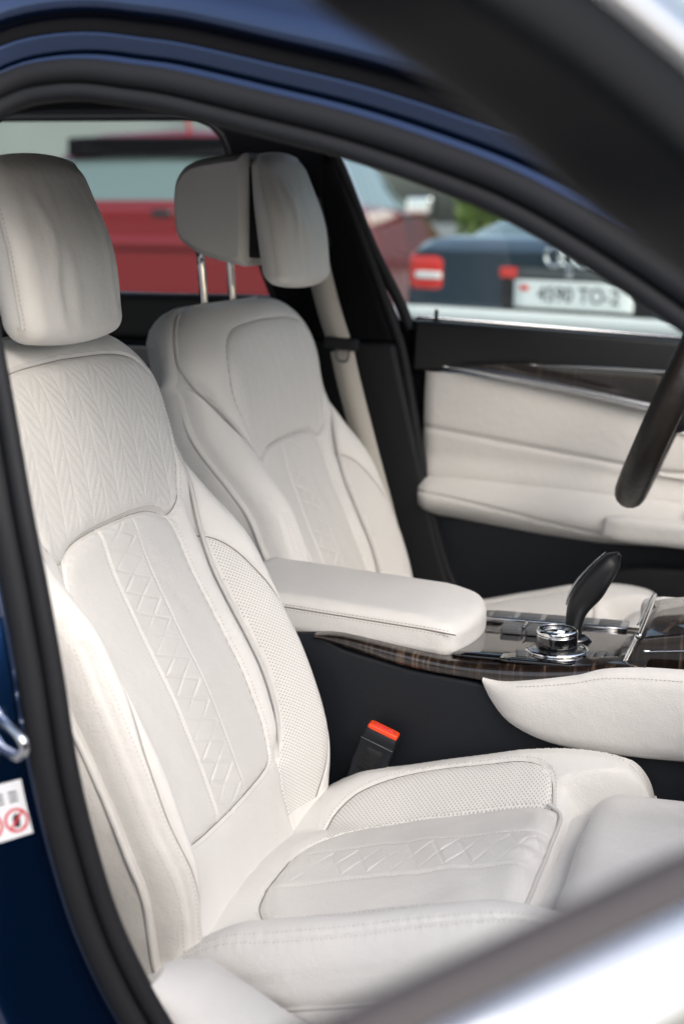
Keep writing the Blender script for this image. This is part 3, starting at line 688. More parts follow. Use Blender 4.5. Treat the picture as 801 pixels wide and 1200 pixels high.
# wood strip with a rolled upper edge
lo = cr([(-.205, .664), (-.17, .656), (-.083, .637), (.0, .629), (.05, .626), (.10, .632), (.16, .646), (.20, .652)], 60)
up = cr([(-.205, .668), (-.17, .669), (-.083, .656), (-.02, .649), (.04, .650), (.10, .654), (.16, .662), (.20, .664)], 60)
rows = []
for w, yv in ((0, .2605), (.25, .2570), (.55, .2560), (.8, .2585), (.93, .263), (1.0, .270), (1.0, .30)):
    P = lo*(1-w)+up*w; rows.append(np.c_[P[:, 0], np.full(60, yv), P[:, 1]])
obj('wood_strip', np.array(rows).reshape(-1, 3), quads(len(rows), 60), 'wood', CON)
# ivory knee pad
kp = cr([(.008, .634), (.030, .631), (.065, .636), (.12, .648), (.165, .660), (.26, .664), (.45, .665)], 50)
kl = cr([(.008, .626), (.018, .606), (.042, .580), (.09, .560), (.16, .553), (.26, .553), (.45, .560)], 50)
rows = []
for w, yv in ((0, .262), (.01, .256), (.05, .249), (.2, .243), (.5, .239), (.8, .241), (.93, .246), (.985, .252), (1, .262)):
    P = kl*(1-w)+kp*w; yv2 = .263-(.263-yv)*(.35+.65*ss(.0, .05, P[:, 0]-.004)); rows.append(np.c_[P[:, 0], yv2, P[:, 1]])
obj('knee_pad', np.array(rows).reshape(-1, 3), quads(len(rows), 50), 'ivory', CON)
P = kp-(kp-kl)*.085; P = np.c_[P[5:, 0], np.full(45, .2445), P[5:, 1]]; V, F = stitches(P, np.repeat([[0, -1., .1]], 45, 0)); obj('stitching', V, F, 'thread', CON, kind='stuff')
# far-side knee pad
V, F = rbox((.34, .505, .655), (.17, .018, .035), .016, 10); obj('knee_pad', V, F, 'ivory', CON)
# top plate
V, F = rbox((.11, .383, .640), (.17, .112, .010), .004, 8); obj('top_plate', V, F, 'wood', CON)
# gloss tray with the open shutter
V, F = rbox((.015, .335, .6525), (.05, .060, .0022), .002, 6); obj('shutter_plate', V, F, 'gloss', CON)
V, F = rbox((.12, .37, .6525), (.055, .085, .0022), .002, 6); obj('selector_plate', V, F, 'gloss', CON)
V, F = rbox((.063, .468, .655), (.095, .020, .004), .002, 6); obj('button_bar', V, F, 'satin', CON)
for i, xx in enumerate((-.005, .03, .065, .10, .135)):
    V, F = rbox((xx, .468, .6590), (.014, .014, .0016), .001, 4); obj('button', V, F, 'grey', CON)
for xx in (.018, .050):
    V, F = rbox((xx, .402, .659), (.014, .015, .005), .002, 6); obj('button', V, F, 'grey', CON)
V, F = rbox((.035, .402, .6655), (.0016, .015, .0012), .001, 4); obj('chrome_line', V, F, 'chrome', CON)
# rotary controller
V, F = lathe([(.001, .652), (.034, .652), (.035, .656), (.031, .658), (.001, .658)], (.086, .325, 0), 48); obj('knob_base', V, F, 'satin', CON, sharp=40)
V, F = lathe([(.0245, .657), (.0255, .660), (.0252, .674), (.0245, .676)], (.086, .325, 0), 48); obj('control_knob', V, F, 'gloss', CON, sharp=40)
V, F = lathe([(.0249, .6755), (.0256, .677), (.0256, .6805), (.0245, .683), (.0225, .6838), (.0215, .6828)], (.086, .325, 0), 48); obj('knob_ring', V, F, 'chrome', CON)
V, F = lathe([(.0005, .6826), (.0216, .6826), (.0218, .6805), (.0005, .6805)], (.086, .325, 0), 48); obj('knob_top', V, F, 'gloss', CON, sharp=40)
th3 = np.linspace(radians(200), radians(400), 40); P = np.c_[.086+.036*np.cos(th3), .325+.036*np.sin(th3), np.full(40, .657)]
P = np.vstack([P, [(.150, .345, .6585), (.172, .350, .659)]]); V, F = tube(cr(P[::3], 60), .0032, 8); obj('chrome_line', V, F, 'chrome', CON)
V, F = rbox((.075, .285, .6535), (.050, .017, .0025), .002, 6); obj('button_panel', V, F, 'gloss', CON)
for q in range(3):
    V, F = rbox((.128+.012*q, .318+.003*q, .6560), (.0045, .010, .002), .001, 4); obj('button', V, F, 'grey', CON)
for q in range(2):
    V, F = rbox((.050-.002*q, .290+.012*q, .6562), (.008, .004, .002), .001, 4); obj('button', V, F, 'grey', CON)
# storage lid with chrome edge
lid = [(.172, .652), (.188, .690), (.200, .694), (.30, .712), (.45, .73), (.45, .652)]
V, F = prism(lid, .20, side(.283), .004, 3); obj('storage_lid', V, F, 'wood', CON, sharp=40)
for yv in np.linspace(.285, .481, 1):
    P = np.array([(.170, .283, .654), (.186, .283, .692), (.189, .29, .6955), (.189, .476, .6955), (.186, .484, .692), (.170, .484, .654)]); V, F = tube(cr(P, 60), .0030, 8); obj('chrome_line', V, F, 'chrome', CON)
P = np.array([(.195, .2815, .676), (.25, .2815, .682), (.30, .2815, .688), (.44, .2815, .70)]); V, F = tube(cr(P, 30), .0016, 6); obj('chrome_line', V, F, 'chrome', CON)
# gear selector
def loft(secs, seg=28):
    th = np.linspace(0, 2*pi, seg, endpoint=False); V = []
    for (x, y, z, a, b, tl) in secs:
        cx_ = np.sign(np.cos(th))*np.abs(np.cos(th))**.8*a; cy_ = np.sign(np.sin(th))*np.abs(np.sin(th))**.8*b
        V.append(np.c_[x+cx_*cos(tl), np.full(seg, y)+cy_, z+cx_*sin(tl)])
    n = len(secs); return np.vstack(V), quads(n, seg, False, True).tolist()+[list(range(seg))[::-1], list(range((n-1)*seg, n*seg))]
SEL = [(.098, .655, .0115, .013, 0), (.0985, .672, .0120, .014, -.05), (.1010, .690, .0145, .016, -.15), (.1065, .704, .0180, .0185, -.3), (.1160, .7195, .0200, .0195, -.5), (.1255, .734, .0190, .0195, -.7),
       (.1345, .7475, .0170, .0185, -.75), (.1430, .760, .0138, .0165, -.75), (.1485, .7670, .0088, .0115, -.75), (.1505, .7695, .004, .006, -.75)]
q = np.array(SEL); qi = cr(q, 44); secs = [(r[0], .385, r[1], r[2]*.88, r[3]*.92, r[4]) for r in qi]
V, F = loft(secs); obj('gear_selector', V, F, 'selector', CON, label='black leather gear selector leaning forward')
P = np.array([(r[0]-.88*r[2]*cos(r[4])-.0004, .385, r[1]-.88*r[2]*sin(r[4])+.0004) for r in qi[11:43]]); V, F = tube(P+np.array((-.0010, 0, .0010)), .0052*np.sin(np.linspace(.25, pi-.15, len(P)))**.5, 8, flat=.35, up=(-.7, 0, .7)); obj('selector_trim', V, F, 'satin', CON)
V, F = rbox((.1175, .385, .7420), (.010, .008, .0022), .0018, 6, rotm('Y', -43)); obj('selector_button', V, F, 'grey', CON)
V, F = lathe([(.001, .650), (.024, .6545), (.020, .660), (.014, .663), (.001, .664)], (.0985, .385, 0), 32); obj('selector_gaiter', V, F, 'gloss', CON)
# armrest
def ar_def(V):
    V = V.copy(); V[:, 2] += -.075*(V[:, 0])-.010*ss(.10, .16, V[:, 0])*ss(-.02, .03, V[:, 2])+.004*(1-(V[:, 1]/.1)**2)*ss(0, .02, V[:, 2]); V[:, 0] += .02*(1-(V[:, 1]/.1)**2)*ss(.09, .15, V[:, 0]); return V
V, F = rbox((-.186, .375, .679), (.150, .100, .0255), .0165, 36, None, ar_def); obj('armrest', V, F, 'ivory', CON, label='ivory leather armrest pad between the front seats')
sets = []
for dz in (0, .0045):
    P = np.array([(x, .2752, .6870-.075*(x+.180)+dz*1.5-.002*ss(-.08, 0, x)) for x in np.linspace(-.31, -.035, 60)]); sets.append(stitches(P, np.repeat([[0, -1., .1]], 60, 0)))
V, F = join(*sets); obj('armrest_stitching', V, F, 'thread_dark', CON, kind='stuff')
P = np.array([(x, .2753, .6903-.075*(x+.180)-.002*ss(-.08, 0, x)) for x in np.linspace(-.31, -.03, 60)]); V, F = tube(P, .0009, 6); obj('armrest_seam', V, F, 'thread_dark', CON)
V, F = rbox((-.18, .375, .648), (.17, .092, .012), .006, 6, rotm('Y', 4)); obj('armrest_base', V, F, 'black', CON)

# ---- buckle
BK = empty('seat_belt_buckle', (-.13, .235, .48), CAR, label='black seat belt buckle with orange-red release button')
bd = np.array((.36, 0, .933)); bs = np.array((.933, 0, -.36)); bo = np.array((-.1085, .235, .560))
def bmap(V): return V[:, :1]*bs+V[:, 1:2]*np.array((0, 1., 0))+V[:, 2:]*bd
V, F = rbox((0, 0, 0), (.0215, .011, .040), .0035, 10); V[:, 0] *= 1-.1*(V[:, 2] < -.01); V = bo+bmap(V)-bd*.040; obj('housing', V, F, 'navy', BK)
V, F = rbox((0, 0, 0), (.0195, .0085, .006), .0025, 8); V = bo+bmap(V)-bd*.0005; obj('release_button', V, F, 'orange', BK)
V, F = rbox((0, 0, 0), (.0142, .0010, .0020), .0008, 4); V = bo+bmap(V)+bd*.0052+np.array((0, -.004, 0)); obj('tongue_slot', V, F, MT['red'], BK)
V, F = rbox((0, 0, 0), (.0215, .0006, .0006), .0003, 3); V = bo+bmap(V)-bd*.014+np.array((0, -.0111, 0)); obj('housing_line', V, F, 'grey', BK)
V, F = rbox((0, 0, 0), (.012, .0008, .016), .0006, 4); V = bo+bmap(V)-bd*.037+np.array((0, -.0112, 0)); obj('housing_recess', V, F, 'black', BK)
for q in range(4):
    V, F = rbox((0, 0, 0), (.008, .0005, .0007), .0003, 3); V = bo+bmap(V)-bd*(.030+.0045*q)+np.array((0, -.0119, 0)); obj('embossed_line', V, F, 'navy', BK)

# ------------------------------------------------------------------ far side of the cabin
FY = 1.10
def far(y0): return lambda a, b, w: (a, y0-w, b)      # extrude towards the camera
FD = empty('door', (-.05, FY, .45), CAR, label='driver door with ivory panel, dark wood strip and metal trim')
tr = [(-.285, .915), (-.279, 1.004), (.17, .981), (.7, .95), (.7, .85), (.0, .905)]
V, F = prism([(-.285, .916), (-.281, 1.003), (-.05, .9925), (.17, .981), (.7, .95), (.7, .80), (.13, .868), (-.05, .898), (-.2, .919)], .032, far(FY+.01), .008, 3); obj('upper_trim', V, F, 'dash', FD, sharp=40)
V, F = tube(np.array([(-.285, FY+.012, 1.007), (.17, FY+.012, .985), (.7, FY+.012, .954)]), .004, 6); obj('belt_chrome', V, F, 'satin', FD)
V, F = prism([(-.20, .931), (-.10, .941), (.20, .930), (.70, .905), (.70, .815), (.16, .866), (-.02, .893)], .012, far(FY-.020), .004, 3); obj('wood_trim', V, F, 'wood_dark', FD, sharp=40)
P = np.array([(-.228, FY-.030, .927), (-.15, FY-.034, .919), (.0, FY-.037, .897), (.13, FY-.038, .873), (.3, FY-.038, .846), (.7, FY-.036, .79)]); V, F = tube(cr(P, 50), .0070*ss(-1, 6, np.arange(50)), 10, flat=.6, up=(0, 1, 0)); obj('metal_strip', V, F, 'satin', FD)
P = np.array([(-.08, FY-.034, .936), (.10, FY-.035, .934), (.30, FY-.035, .925), (.7, FY-.034, .90)]); V, F = tube(cr(P, 40), .0028*ss(-1, 6, np.arange(40)), 8); obj('metal_strip', V, F, 'satin', FD)
# padded ivory panel as one swelling sheet
def panel(xs, fz0, fz1, fy, nz=40):
    G = []
    for x in xs:
        z0, z1 = fz0(x), fz1(x); z = np.linspace(z0, z1, nz); G.append(np.c_[np.full(nz, x), fy(x, z, (z-z0)/(z1-z0)), z])
    G = np.array(G); return G.reshape(-1, 3), quads(len(xs), nz)
xs = np.linspace(-.262, .72, 90)
ztop = lambda x: np.interp(x, [-.27, -.2, 0, .13, .7], [.917, .915, .890, .866, .78])
zarm = lambda x: np.interp(x, [-.27, -.2, 0, .2, .7], [.735, .735, .725, .71, .69])
zbot = lambda x: np.interp(x, [-.27, -.2, -.05, .05, .15, .7], [.672, .665, .645, .638, .640, .66])
edge_r = lambda x: .012*(1-np.sqrt(np.clip(1-np.clip(1-(x+.262)/.02, 0, 1)**2, 0, 1)))
V, F = panel(xs, zarm, ztop, lambda x, z, w: FY-.022-.006*np.sin(pi*np.clip(w, 0, 1))+edge_r(x)+.006*np.exp(-((z-(np.interp(x, [-.26, .15], [.822, .765])))/.004)**2)-.012*ss(.25, 0, w), 60)
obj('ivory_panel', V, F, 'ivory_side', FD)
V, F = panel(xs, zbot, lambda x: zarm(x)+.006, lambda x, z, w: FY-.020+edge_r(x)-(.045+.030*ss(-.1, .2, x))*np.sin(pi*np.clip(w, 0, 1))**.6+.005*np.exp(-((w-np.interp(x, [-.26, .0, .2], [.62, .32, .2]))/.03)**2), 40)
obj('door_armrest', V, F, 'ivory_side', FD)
P = np.array([(.115, .775), (.14, .832), (.21, .825), (.30, .80), (.28, .765), (.18, .757)]); P3 = np.c_[P[:, 0], np.full(6, FY-.029), P[:, 1]]; V, F = tube(cr(P3, 70, True), .0022, 6, True); obj('handle_outline', V, F, 'pipe', FD)
V, F = rbox((.36, FY-.088, .665), (.30, .016, .022), .015, 14, rotm('Y', 3)); obj('pull_handle', V, F, 'ivory_side', FD)
V, F = rbox((.235, FY-.078, .714), (.035, .014, .006), .004, 6, rotm('Y', 4)); obj('switch_panel', V, F, 'gloss', FD)
for q in range(2):
    V, F = rbox((.222+.026*q, FY-.080, .7205), (.009, .009, .0030), .002, 5); obj('switch', V, F, 'satin', FD)
V, F = rbox((.18, FY-.006, .49), (.45, .03, .19), .02, 10); obj('lower_panel', V, F, 'navy', FD)
V, F = prism([(-.03, .44), (.05, .60), (.12, .612), (.6, .63), (.6, .42)], .03, far(FY-.040), .012, 3); obj('door_pocket', V, F, 'black', FD, sharp=40)
V, F = lathe([(.001, 0), (.0035, 0), (.0035, .022), (.0025, .026), (.001, .0265)], (-.247, FY-.004, .995), 12); obj('lock_pin', V, F, 'rubber_dark', FD)
V, F = lathe([(.001, .0), (.011, .0), (.010, .003), (.004, .004)], (-.247, FY-.006, .9985), 16); obj('lock_pin_collar', V, F, 'black', FD)
# window frame rear edge and glass
P = np.array([(-.425, 1.075, 1.285), (-.402, 1.078, 1.235), (-.36, 1.090, 1.13), (-.31, 1.102, 1.03), (-.292, 1.106, .985)]); 
for rad, off in ((.010, 0), (.006, .022)):
    V, F = tube(cr(P-np.array((off*.9, .012, 0)), 40), rad, 8); obj('window_seal', V, F, 'rubber_dark', FD)
obj('window_glass', [(-.42, 1.102, 1.29), (-.29, 1.120, .98), (.75, 1.12, .93), (.25, 1.05, 1.31)], [(0, 1, 2, 3)], 'glass', FD, smooth=False)
P = np.array([(-.43, 1.06, 1.30), (-.25, 1.055, 1.322), (.0, 1.05, 1.305), (.25, 1.06, 1.24), (.55, 1.09, 1.08), (.72, 1.11, .96)]); V, F = tube(cr(P, 50), .030, 10, flat=.7); obj('window_frame', V, F, 'black', FD)

# ---- far B-pillar trim
PIL = empty('pillar_trim', (-.35, 1.06, .5), CAR, label='black centre pillar trim behind the driver seat')
front = cr([(-.450, 1.36), (-.437, 1.30), (-.420, 1.25), (-.370, 1.12), (-.326, 1.00), (-.312, .966)], 24); back_ = cr([(-.62, 1.36), (-.598, 1.30), (-.575, 1.22), (-.545, 1.1), (-.520, 1.0), (-.515, .966)], 24)
V, F = prism(np.vstack([front, back_[::-1]]), .03, far(1.085), .010, 3); obj('upper_cover', V, F, 'head', PIL, sharp=40)
front = cr([(-.310, .964), (-.285, .86), (-.250, .72), (-.225, .62), (-.19, .52), (-.12, .40)], 24); back_ = cr([(-.515, .964), (-.50, .86), (-.49, .72), (-.48, .62), (-.48, .52), (-.50, .40)], 24)
V, F = prism(np.vstack([front, back_[::-1]]), .035, far(1.088), .010, 3); obj('lower_cover', V, F, 'black', PIL, sharp=40)
P = cr([(-.425, 1.065, 1.27), (-.370, 1.07, 1.13), (-.315, 1.075, .99), (-.296, 1.075, .93), (-.262, 1.07, .76), (-.235, 1.068, .65), (-.20, 1.066, .55), (-.12, 1.06, .42)], 60); V, F = tube(P, .0095, 8); obj('pillar_seal', V, F, 'rubber_dark', PIL)
V, F = prism([(-.70, .40), (-.70, 1.0), (-.27, 1.0), (-.1, .40)], .02, far(1.12)); obj('pillar_inner', V, F, 'head', PIL, sharp=40)
# ---- far front seat belt
BE = empty('seat_belt', (-.40, 1.0, .80), CAR, label='beige seat belt hanging on the far centre pillar')
P = cr([(-.455, 1.035, 1.165), (-.447, 1.028, 1.13), (-.415, 1.01, 1.03), (-.392, 1.0, .972)], 24)
def ribbon(P, w, wdir, th=.0012):
    wdir = np.asarray(wdir, float); r = [P-wdir*w/2, P+wdir*w/2]; n = len(P); d = np.array((0, -th, 0))
    V = np.vstack([r[0], r[1], r[1]+d, r[0]+d]).reshape(4, n, 3); return V.reshape(-1, 3), quads(4, n, True, False)
V, F = ribbon(P, .040, (.97, .05, .22)); obj('webbing', V, F, 'belt', BE)
P = cr([(-.386, 1.0, .955), (-.372, .998, .90), (-.340, .995, .79), (-.29, .99, .62), (-.25, .99, .45)], 30); V, F = ribbon(P, .040, (.97, .05, .22)); obj('webbing', V, F, 'belt', BE)
V, F = rbox((-.385, .992, .966), (.030, .007, .010), .004, 8, rotm('Y', 4)); obj('tongue_cover', V, F, 'black', BE)
ton = np.array([(-.390, .988, .958), (-.390, .988, .940), (-.374, .988, .938), (-.372, .988, .957)]); V, F = tube(cr(ton, 30, True), .0022, 8, True); obj('tongue', V, F, 'grey', BE)
V, F = rbox((-.452, 1.04, 1.16), (.024, .012, .045), .010, 10, rotm('Y', -14)); obj('belt_guide', V, F, 'rubber_dark', BE)

# ---- far rear door
RD = empty('door', (-.9, 1.1, .45), CAR, label='far rear door with ivory panel and dark wood strip')
V, F = rbox((-1.05, 1.085, .992), (.56, .025, .042), .012, 10, rotm('Y', -.5)); obj('upper_trim', V, F, 'dash', RD)
V, F = tube(np.array([(-1.65, 1.085, 1.041), (-.50, 1.085, 1.032)]), .004, 6); obj('belt_chrome', V, F, 'satin', RD)
V, F = rbox((-1.05, 1.066, .915), (.56, .02, .036), .008, 8, rotm('Y', -.5)); obj('wood_trim', V, F, 'gloss', RD)
P = np.array([(-1.5, 1.044, .872), (-1.0, 1.044, .866), (-.70, 1.044, .858), (-.52, 1.05, .850)]); V, F = tube(cr(P, 30), .006, 8); obj('metal_strip', V, F, 'satin', RD)
P = np.array([(-.80, 1.040, .905), (-.74, 1.030, .903), (-.69, 1.030, .898), (-.64, 1.040, .893)]); V, F = tube(cr(P, 20), .0065, 8); obj('inner_handle', V, F, 'chrome', RD)
V, F = rbox((-1.05, 1.07, .70), (.56, .03, .155), .02, 10); obj('ivory_panel', V, F, 'ivory_side', RD)
V, F = rbox((-1.05, 1.08, .40), (.56, .03, .16), .02, 6); obj('lower_panel', V, F, 'black', RD)
# frame round the far rear window: top rail with a rounded front corner
fr = np.array([(-1.7, 1.338), (-.72, 1.339), (-.66, 1.336), (-.628, 1.320), (-.608, 1.29), (-.580, 1.20), (-.548, 1.10), (-.52, 1.03)]); fr = cr(fr, 60)
pol = np.vstack([fr, [(-.44, 1.03), (-.44, 1.46), (-1.7, 1.46)]]); V, F = prism(pol, .03, far(1.075), 0); obj('window_frame', V, F, 'head', RD, sharp=30)
V, F = tube(np.c_[fr[:, 0], np.full(60, 1.05), fr[:, 1]], .007, 8); obj('window_seal', V, F, 'rubber_dark', RD)
obj('window_glass', [(-1.7, 1.095, 1.36), (-.5, 1.095, 1.36), (-.5, 1.105, 1.0), (-1.7, 1.105, 1.0)], [(0, 1, 2, 3)], 'glass', RD, smooth=False)

# ------------------------------------------------------------------ steering wheel and dashboard
SW_ = empty('steering_wheel', (.19, .742, .94), CAR, label='black leather steering wheel at the right edge')
wt = radians(21.5); wu = np.array((sin(wt), 0, cos(wt))); wy = np.array((0, 1., 0)); wnrm = np.array((-cos(wt), 0, sin(wt))); wc = np.array((.192, .742, .948))
th = np.linspace(0, 2*pi, 90, endpoint=False); P = wc+.172*(np.cos(th)[:, None]*wy+np.sin(th)[:, None]*wu)
V, F = tube(P, .0225, 16, True); obj('rim', V, F, 'wheel', SW_)
V, F = tube(P-wnrm*.004+ (P-wc)*-.124, .0012, 6, True); obj('rim_seam', V, F, 'thread_dark', SW_)
hb = np.array([wy, wu, wnrm]).T
V, F = rbox((0, 0, 0), (.080, .062, .026), .024, 16); V = wc+V@hb.T-wnrm*.012; obj('hub', V, F, 'black', SW_)
for a, wd in ((0, .024), (pi, .024), (-pi/2, .030)):
    dr = cos(a)*wy+sin(a)*wu; pr = np.cross(wnrm, dr); V, F = rbox((0, 0, 0), (.052, wd, .009), .008, 10); V = wc+dr*.118+V[:, :1]*dr+V[:, 1:2]*pr+V[:, 2:]*wnrm-wnrm*.010; obj('spoke', V, F, 'wheel', SW_)
V, F = tube(np.array([wc-wnrm*.03, wc-wnrm*.35]), .04, 16); obj('column', V, F, 'black', SW_)
DB = [(.62, .52), (.55, .62), (.52, .75), (.55, .86), (.62, .93), (.90, .97), (1.25, .95), (1.25, .40), (.75, .38)]
V, F = prism(DB, 1.44, side(-.35), .02, 3); obj('dashboard', V, F, 'black', CAR, sharp=40)

# ------------------------------------------------------------------ open front passenger door
ND = empty('door', (.75, -.52, .35), CAR, label='open front passenger door, its window frame close to the camera')
al = radians(50); DH = np.array([.75, -.52, 0]); DS = np.array([-cos(al), -sin(al), 0]); DW = np.array([sin(al), -cos(al), 0]); DZ = np.array([0, 0, 1.])
def dp(s, z, w=0):      # door point: s behind the hinge, height z, w outwards; leans in above the belt
    lean = -.35*np.maximum(np.asarray(z)-1.0, 0); return DH+np.multiply.outer(s, DS)+np.multiply.outer(z, DZ)+np.multiply.outer(w+lean, DW)
def dsweep(ss_, zs, prof):
    P = np.stack([np.asarray(ss_, float), np.asarray(zs, float)], 1); P = cr(P, 70); T = tangents(P); nn = np.stack([T[:, 1], -T[:, 0]], 1)
    V = np.array([[dp(p[0]+n[0]*a, p[1]+n[1]*a, b) for a, b in prof] for p, n in zip(P, nn)]); k = len(prof); return V.reshape(-1, 3), quads(70, k, False, False)
# upper window frame: inner line runs from the front corner up and back over the opening
us = [.10, .30, .46, .579, .615, .644, .672, .699, .724, .748, .83, .93, 1.00, 1.03, 1.05]
uz = [.92, 1.02, 1.108, 1.176, 1.203, 1.222, 1.238, 1.251, 1.266, 1.278, 1.308, 1.318, 1.300, 1.25, 1.0]
fprof = [(.010, -.082), (-.002, -.080), (-.004, -.072), (.0, -.050), (.0, -.008), (.001, -.002), (.004, .001), (.027, .004), (.030, .003)]
for a in range(1):
    ori = 1
    V, F = dsweep(us[::-1], uz[::-1], [(-x, y) if False else (x, y) for x, y in fprof]); 
    obj('window_frame', V, F, 'frame', ND)
    V, F = dsweep(us[::-1], uz[::-1], [(.028, .003), (.0285, .007), (.034, .010), (.041, .010), (.047, .007), (.048, -.02)]); obj('chrome_strip', V, F, 'chrome', ND)
# belt line: inner seal lip, chrome strip, painted skin below
def strip(name, mat, z0s, prof, n=50):
    sv = np.linspace(.06, 1.06, n); zb = np.interp(sv, [.06, .67, .81, 1.06], [.999, .967, .949, .929]); V = np.array([[dp(s, z+a, b) for a, b in prof] for s, z in zip(sv, zb)]); return obj(name, V.reshape(-1, 3), quads(n, len(prof)), mat, ND)
strip('belt_seal', 'belt_rubber', 0, [(-.03, -.014), (-.006, -.014), (-.001, -.010), (.0, -.004), (-.003, .001), (-.010, .004), (-.014, .005)])
strip('belt_chrome', 'chrome', 0, [(-.0105, .004), (-.0112, .008), (-.014, .012), (-.030, .020), (-.044, .027), (-.048, .026), (-.050, .016)])
strip('outer_skin', 'paint', 0, [(-.049, .016), (-.051, .027), (-.058, .034), (-.08, .044), (-.14, .055), (-.25, .065), (-.40, .060), (-.55, .045), (-.63, .01)])
strip('inner_trim', 'black', 0, [(-.010, -.014), (-.016, -.03), (-.06, -.075), (-.2, -.10), (-.5, -.10), (-.63, -.06)])

# ------------------------------------------------------------------ what stands beyond the far windows
def body_car(name, loc, heading, paintmat, L, st, label, extras, group=None):
    """st: stations (l from the rear, half width, sill z, belt z, roof z, roof half width)"""
    C = empty(name, (loc[0], loc[1], 0), label=label, cat='car', group=group)
    h = np.array((sin(heading), cos(heading), 0)); r = np.array((cos(heading), -sin(heading), 0)); up = np.array((0, 0, 1.)); o = np.array((loc[0], loc[1], 0.))
    W = lambda l, s, z: o+np.multiply.outer(l, h)+np.multiply.outer(s, r)+np.multiply.outer(z, up)
    S = cr(np.array(st), 46); G = []
    for l, w, z0, zb, zr, rw in S:
        half = [(0, z0), (w*.80, z0), (w*.95, z0+.06), (w, z0+.25*(zb-z0)), (w*1.0, z0+.6*(zb-z0)), (w*.985, zb-.05), (w*.955, zb), (w*.955*.72+rw*.28, zb+.30*(zr-zb)), (w*.955*.25+rw*.75, zb+.78*(zr-zb)), (rw*.97, zb+.93*(zr-zb)), (rw*.80, zr-.005), (0, zr+.02*min(1, (zr-zb)*4))]
        half = np.array(half); full = np.vstack([half, (half*np.array([-1, 1]))[::-1][1:-1]]); G.append(W(np.full(len(full), l), full[:, 0], full[:, 1]))
    G = np.array(G); n, k = G.shape[:2]; Q = quads(n, k, False, True)
    side_i = np.tile(np.arange(k), n-1); lmid = np.repeat(.5*(S[1:, 0]+S[:-1, 0]), k); gh = np.repeat(.5*((S[1:, 4]-S[1:, 3])+(S[:-1, 4]-S[:-1, 3])), k)
    def band(i, a, b): return ((i >= a) & (i < b))
    g_r = band(side_i, 6, 8) & extras['side'](lmid); g_l = band(side_i, k-8, k-6) & extras['side'](lmid)
    top = band(side_i, 8, k-8) | band(side_i, 7, 8) | band(side_i, k-8, k-7)
    g_b = top & extras['rear'](lmid); g_f = top & extras['front'](lmid)
    V = G.reshape(-1, 3); glassy = g_r | g_l | g_b | g_f
    F = Q[~glassy].tolist()+[list(range(k))[::-1], list(range((n-1)*k, n*k))]
    obj('body', V, F, paintmat, C, sharp=35)
    for m, nm in ((g_r, 'side_window'), (g_l, 'side_window'), (g_b, 'rear_window'), (g_f, 'windscreen')):
        if m.any():
            ids, inv = np.unique(Q[m], return_inverse=True); obj(nm, V[ids], inv.reshape(-1, 4), CARGLASS, C)
    for l in extras['wheels']:
        for s in (-1, 1):
            ww = st[2][1]; V, F = lathe([(.10, -.10), (.31, -.11), (.325, -.08), (.325, .08), (.31, .11), (.22, .115), (.20, .08), (.05, .08)], W(l, s*(ww-.10), .325), 28, tuple(r*s)); wh = obj('wheel', V, F, 'rubber_dark', C, sharp=40)
            V, F = lathe([(.01, .07), (.06, .095), (.19, .09), (.20, .07), (.01, .06)], W(l, s*(ww-.10), .325), 20, tuple(r*s)); obj('rim', V, F, 'satin', wh, sharp=40)
    return C, W, h, r, up
CARGLASS = plain('sky_toned_car_glass', (.13, .18, .18), .03, spec=.9, coat=1)  # base colour lightened to stand for sky seen through the windows
REDP = paint('red_paint', (.20, .005, .008), False, .2); SLATE = paint('slate_blue_paint', (.030, .055, .080), False, .5)
TAIL = plain('red_tail_lamp', (.70, .03, .02), .15, spec=.5, coat=1)
PLATE = plain('white_plate', (.80, .83, .82), .4)
def wbox(C, W, name, mat, l, s, z, hl, hs_, hz, rr=.02, h=None, r=None, yaw=0):
    V, F = rbox((0, 0, 0), (hl, hs_, hz), rr, 8); V = W(0, 0, 0)+V[:, :1]*h+V[:, 1:2]*r+V[:, 2:]*np.array((0, 0, 1.))+(W(l, s, z)-W(0, 0, 0)); return obj(name, V, F, mat, C)
def text(name, body, size, mat, C, origin, right, up_, nrm, align='CENTER'):
    cu = bpy.data.curves.new(name, 'FONT'); cu.body = body; cu.size = size; cu.align_x = align; cu.align_y = 'CENTER'; cu.extrude = .0008
    to = bpy.data.objects.new(name, cu); COL.objects.link(to); me = bpy.data.meshes.new_from_object(to.evaluated_get(bpy.context.evaluated_depsgraph_get())); bpy.data.objects.remove(to); bpy.data.curves.remove(cu)
    v = np.empty(len(me.vertices)*3); me.vertices.foreach_get('co', v); v = v.reshape(-1, 3); V = origin+v[:, :1]*right+v[:, 1:2]*up_+v[:, 2:]*nrm
    F = [list(p.vertices) for p in me.polygons]; bpy.data.meshes.remove(me); return obj(name, V, F, mat, C, smooth=False)

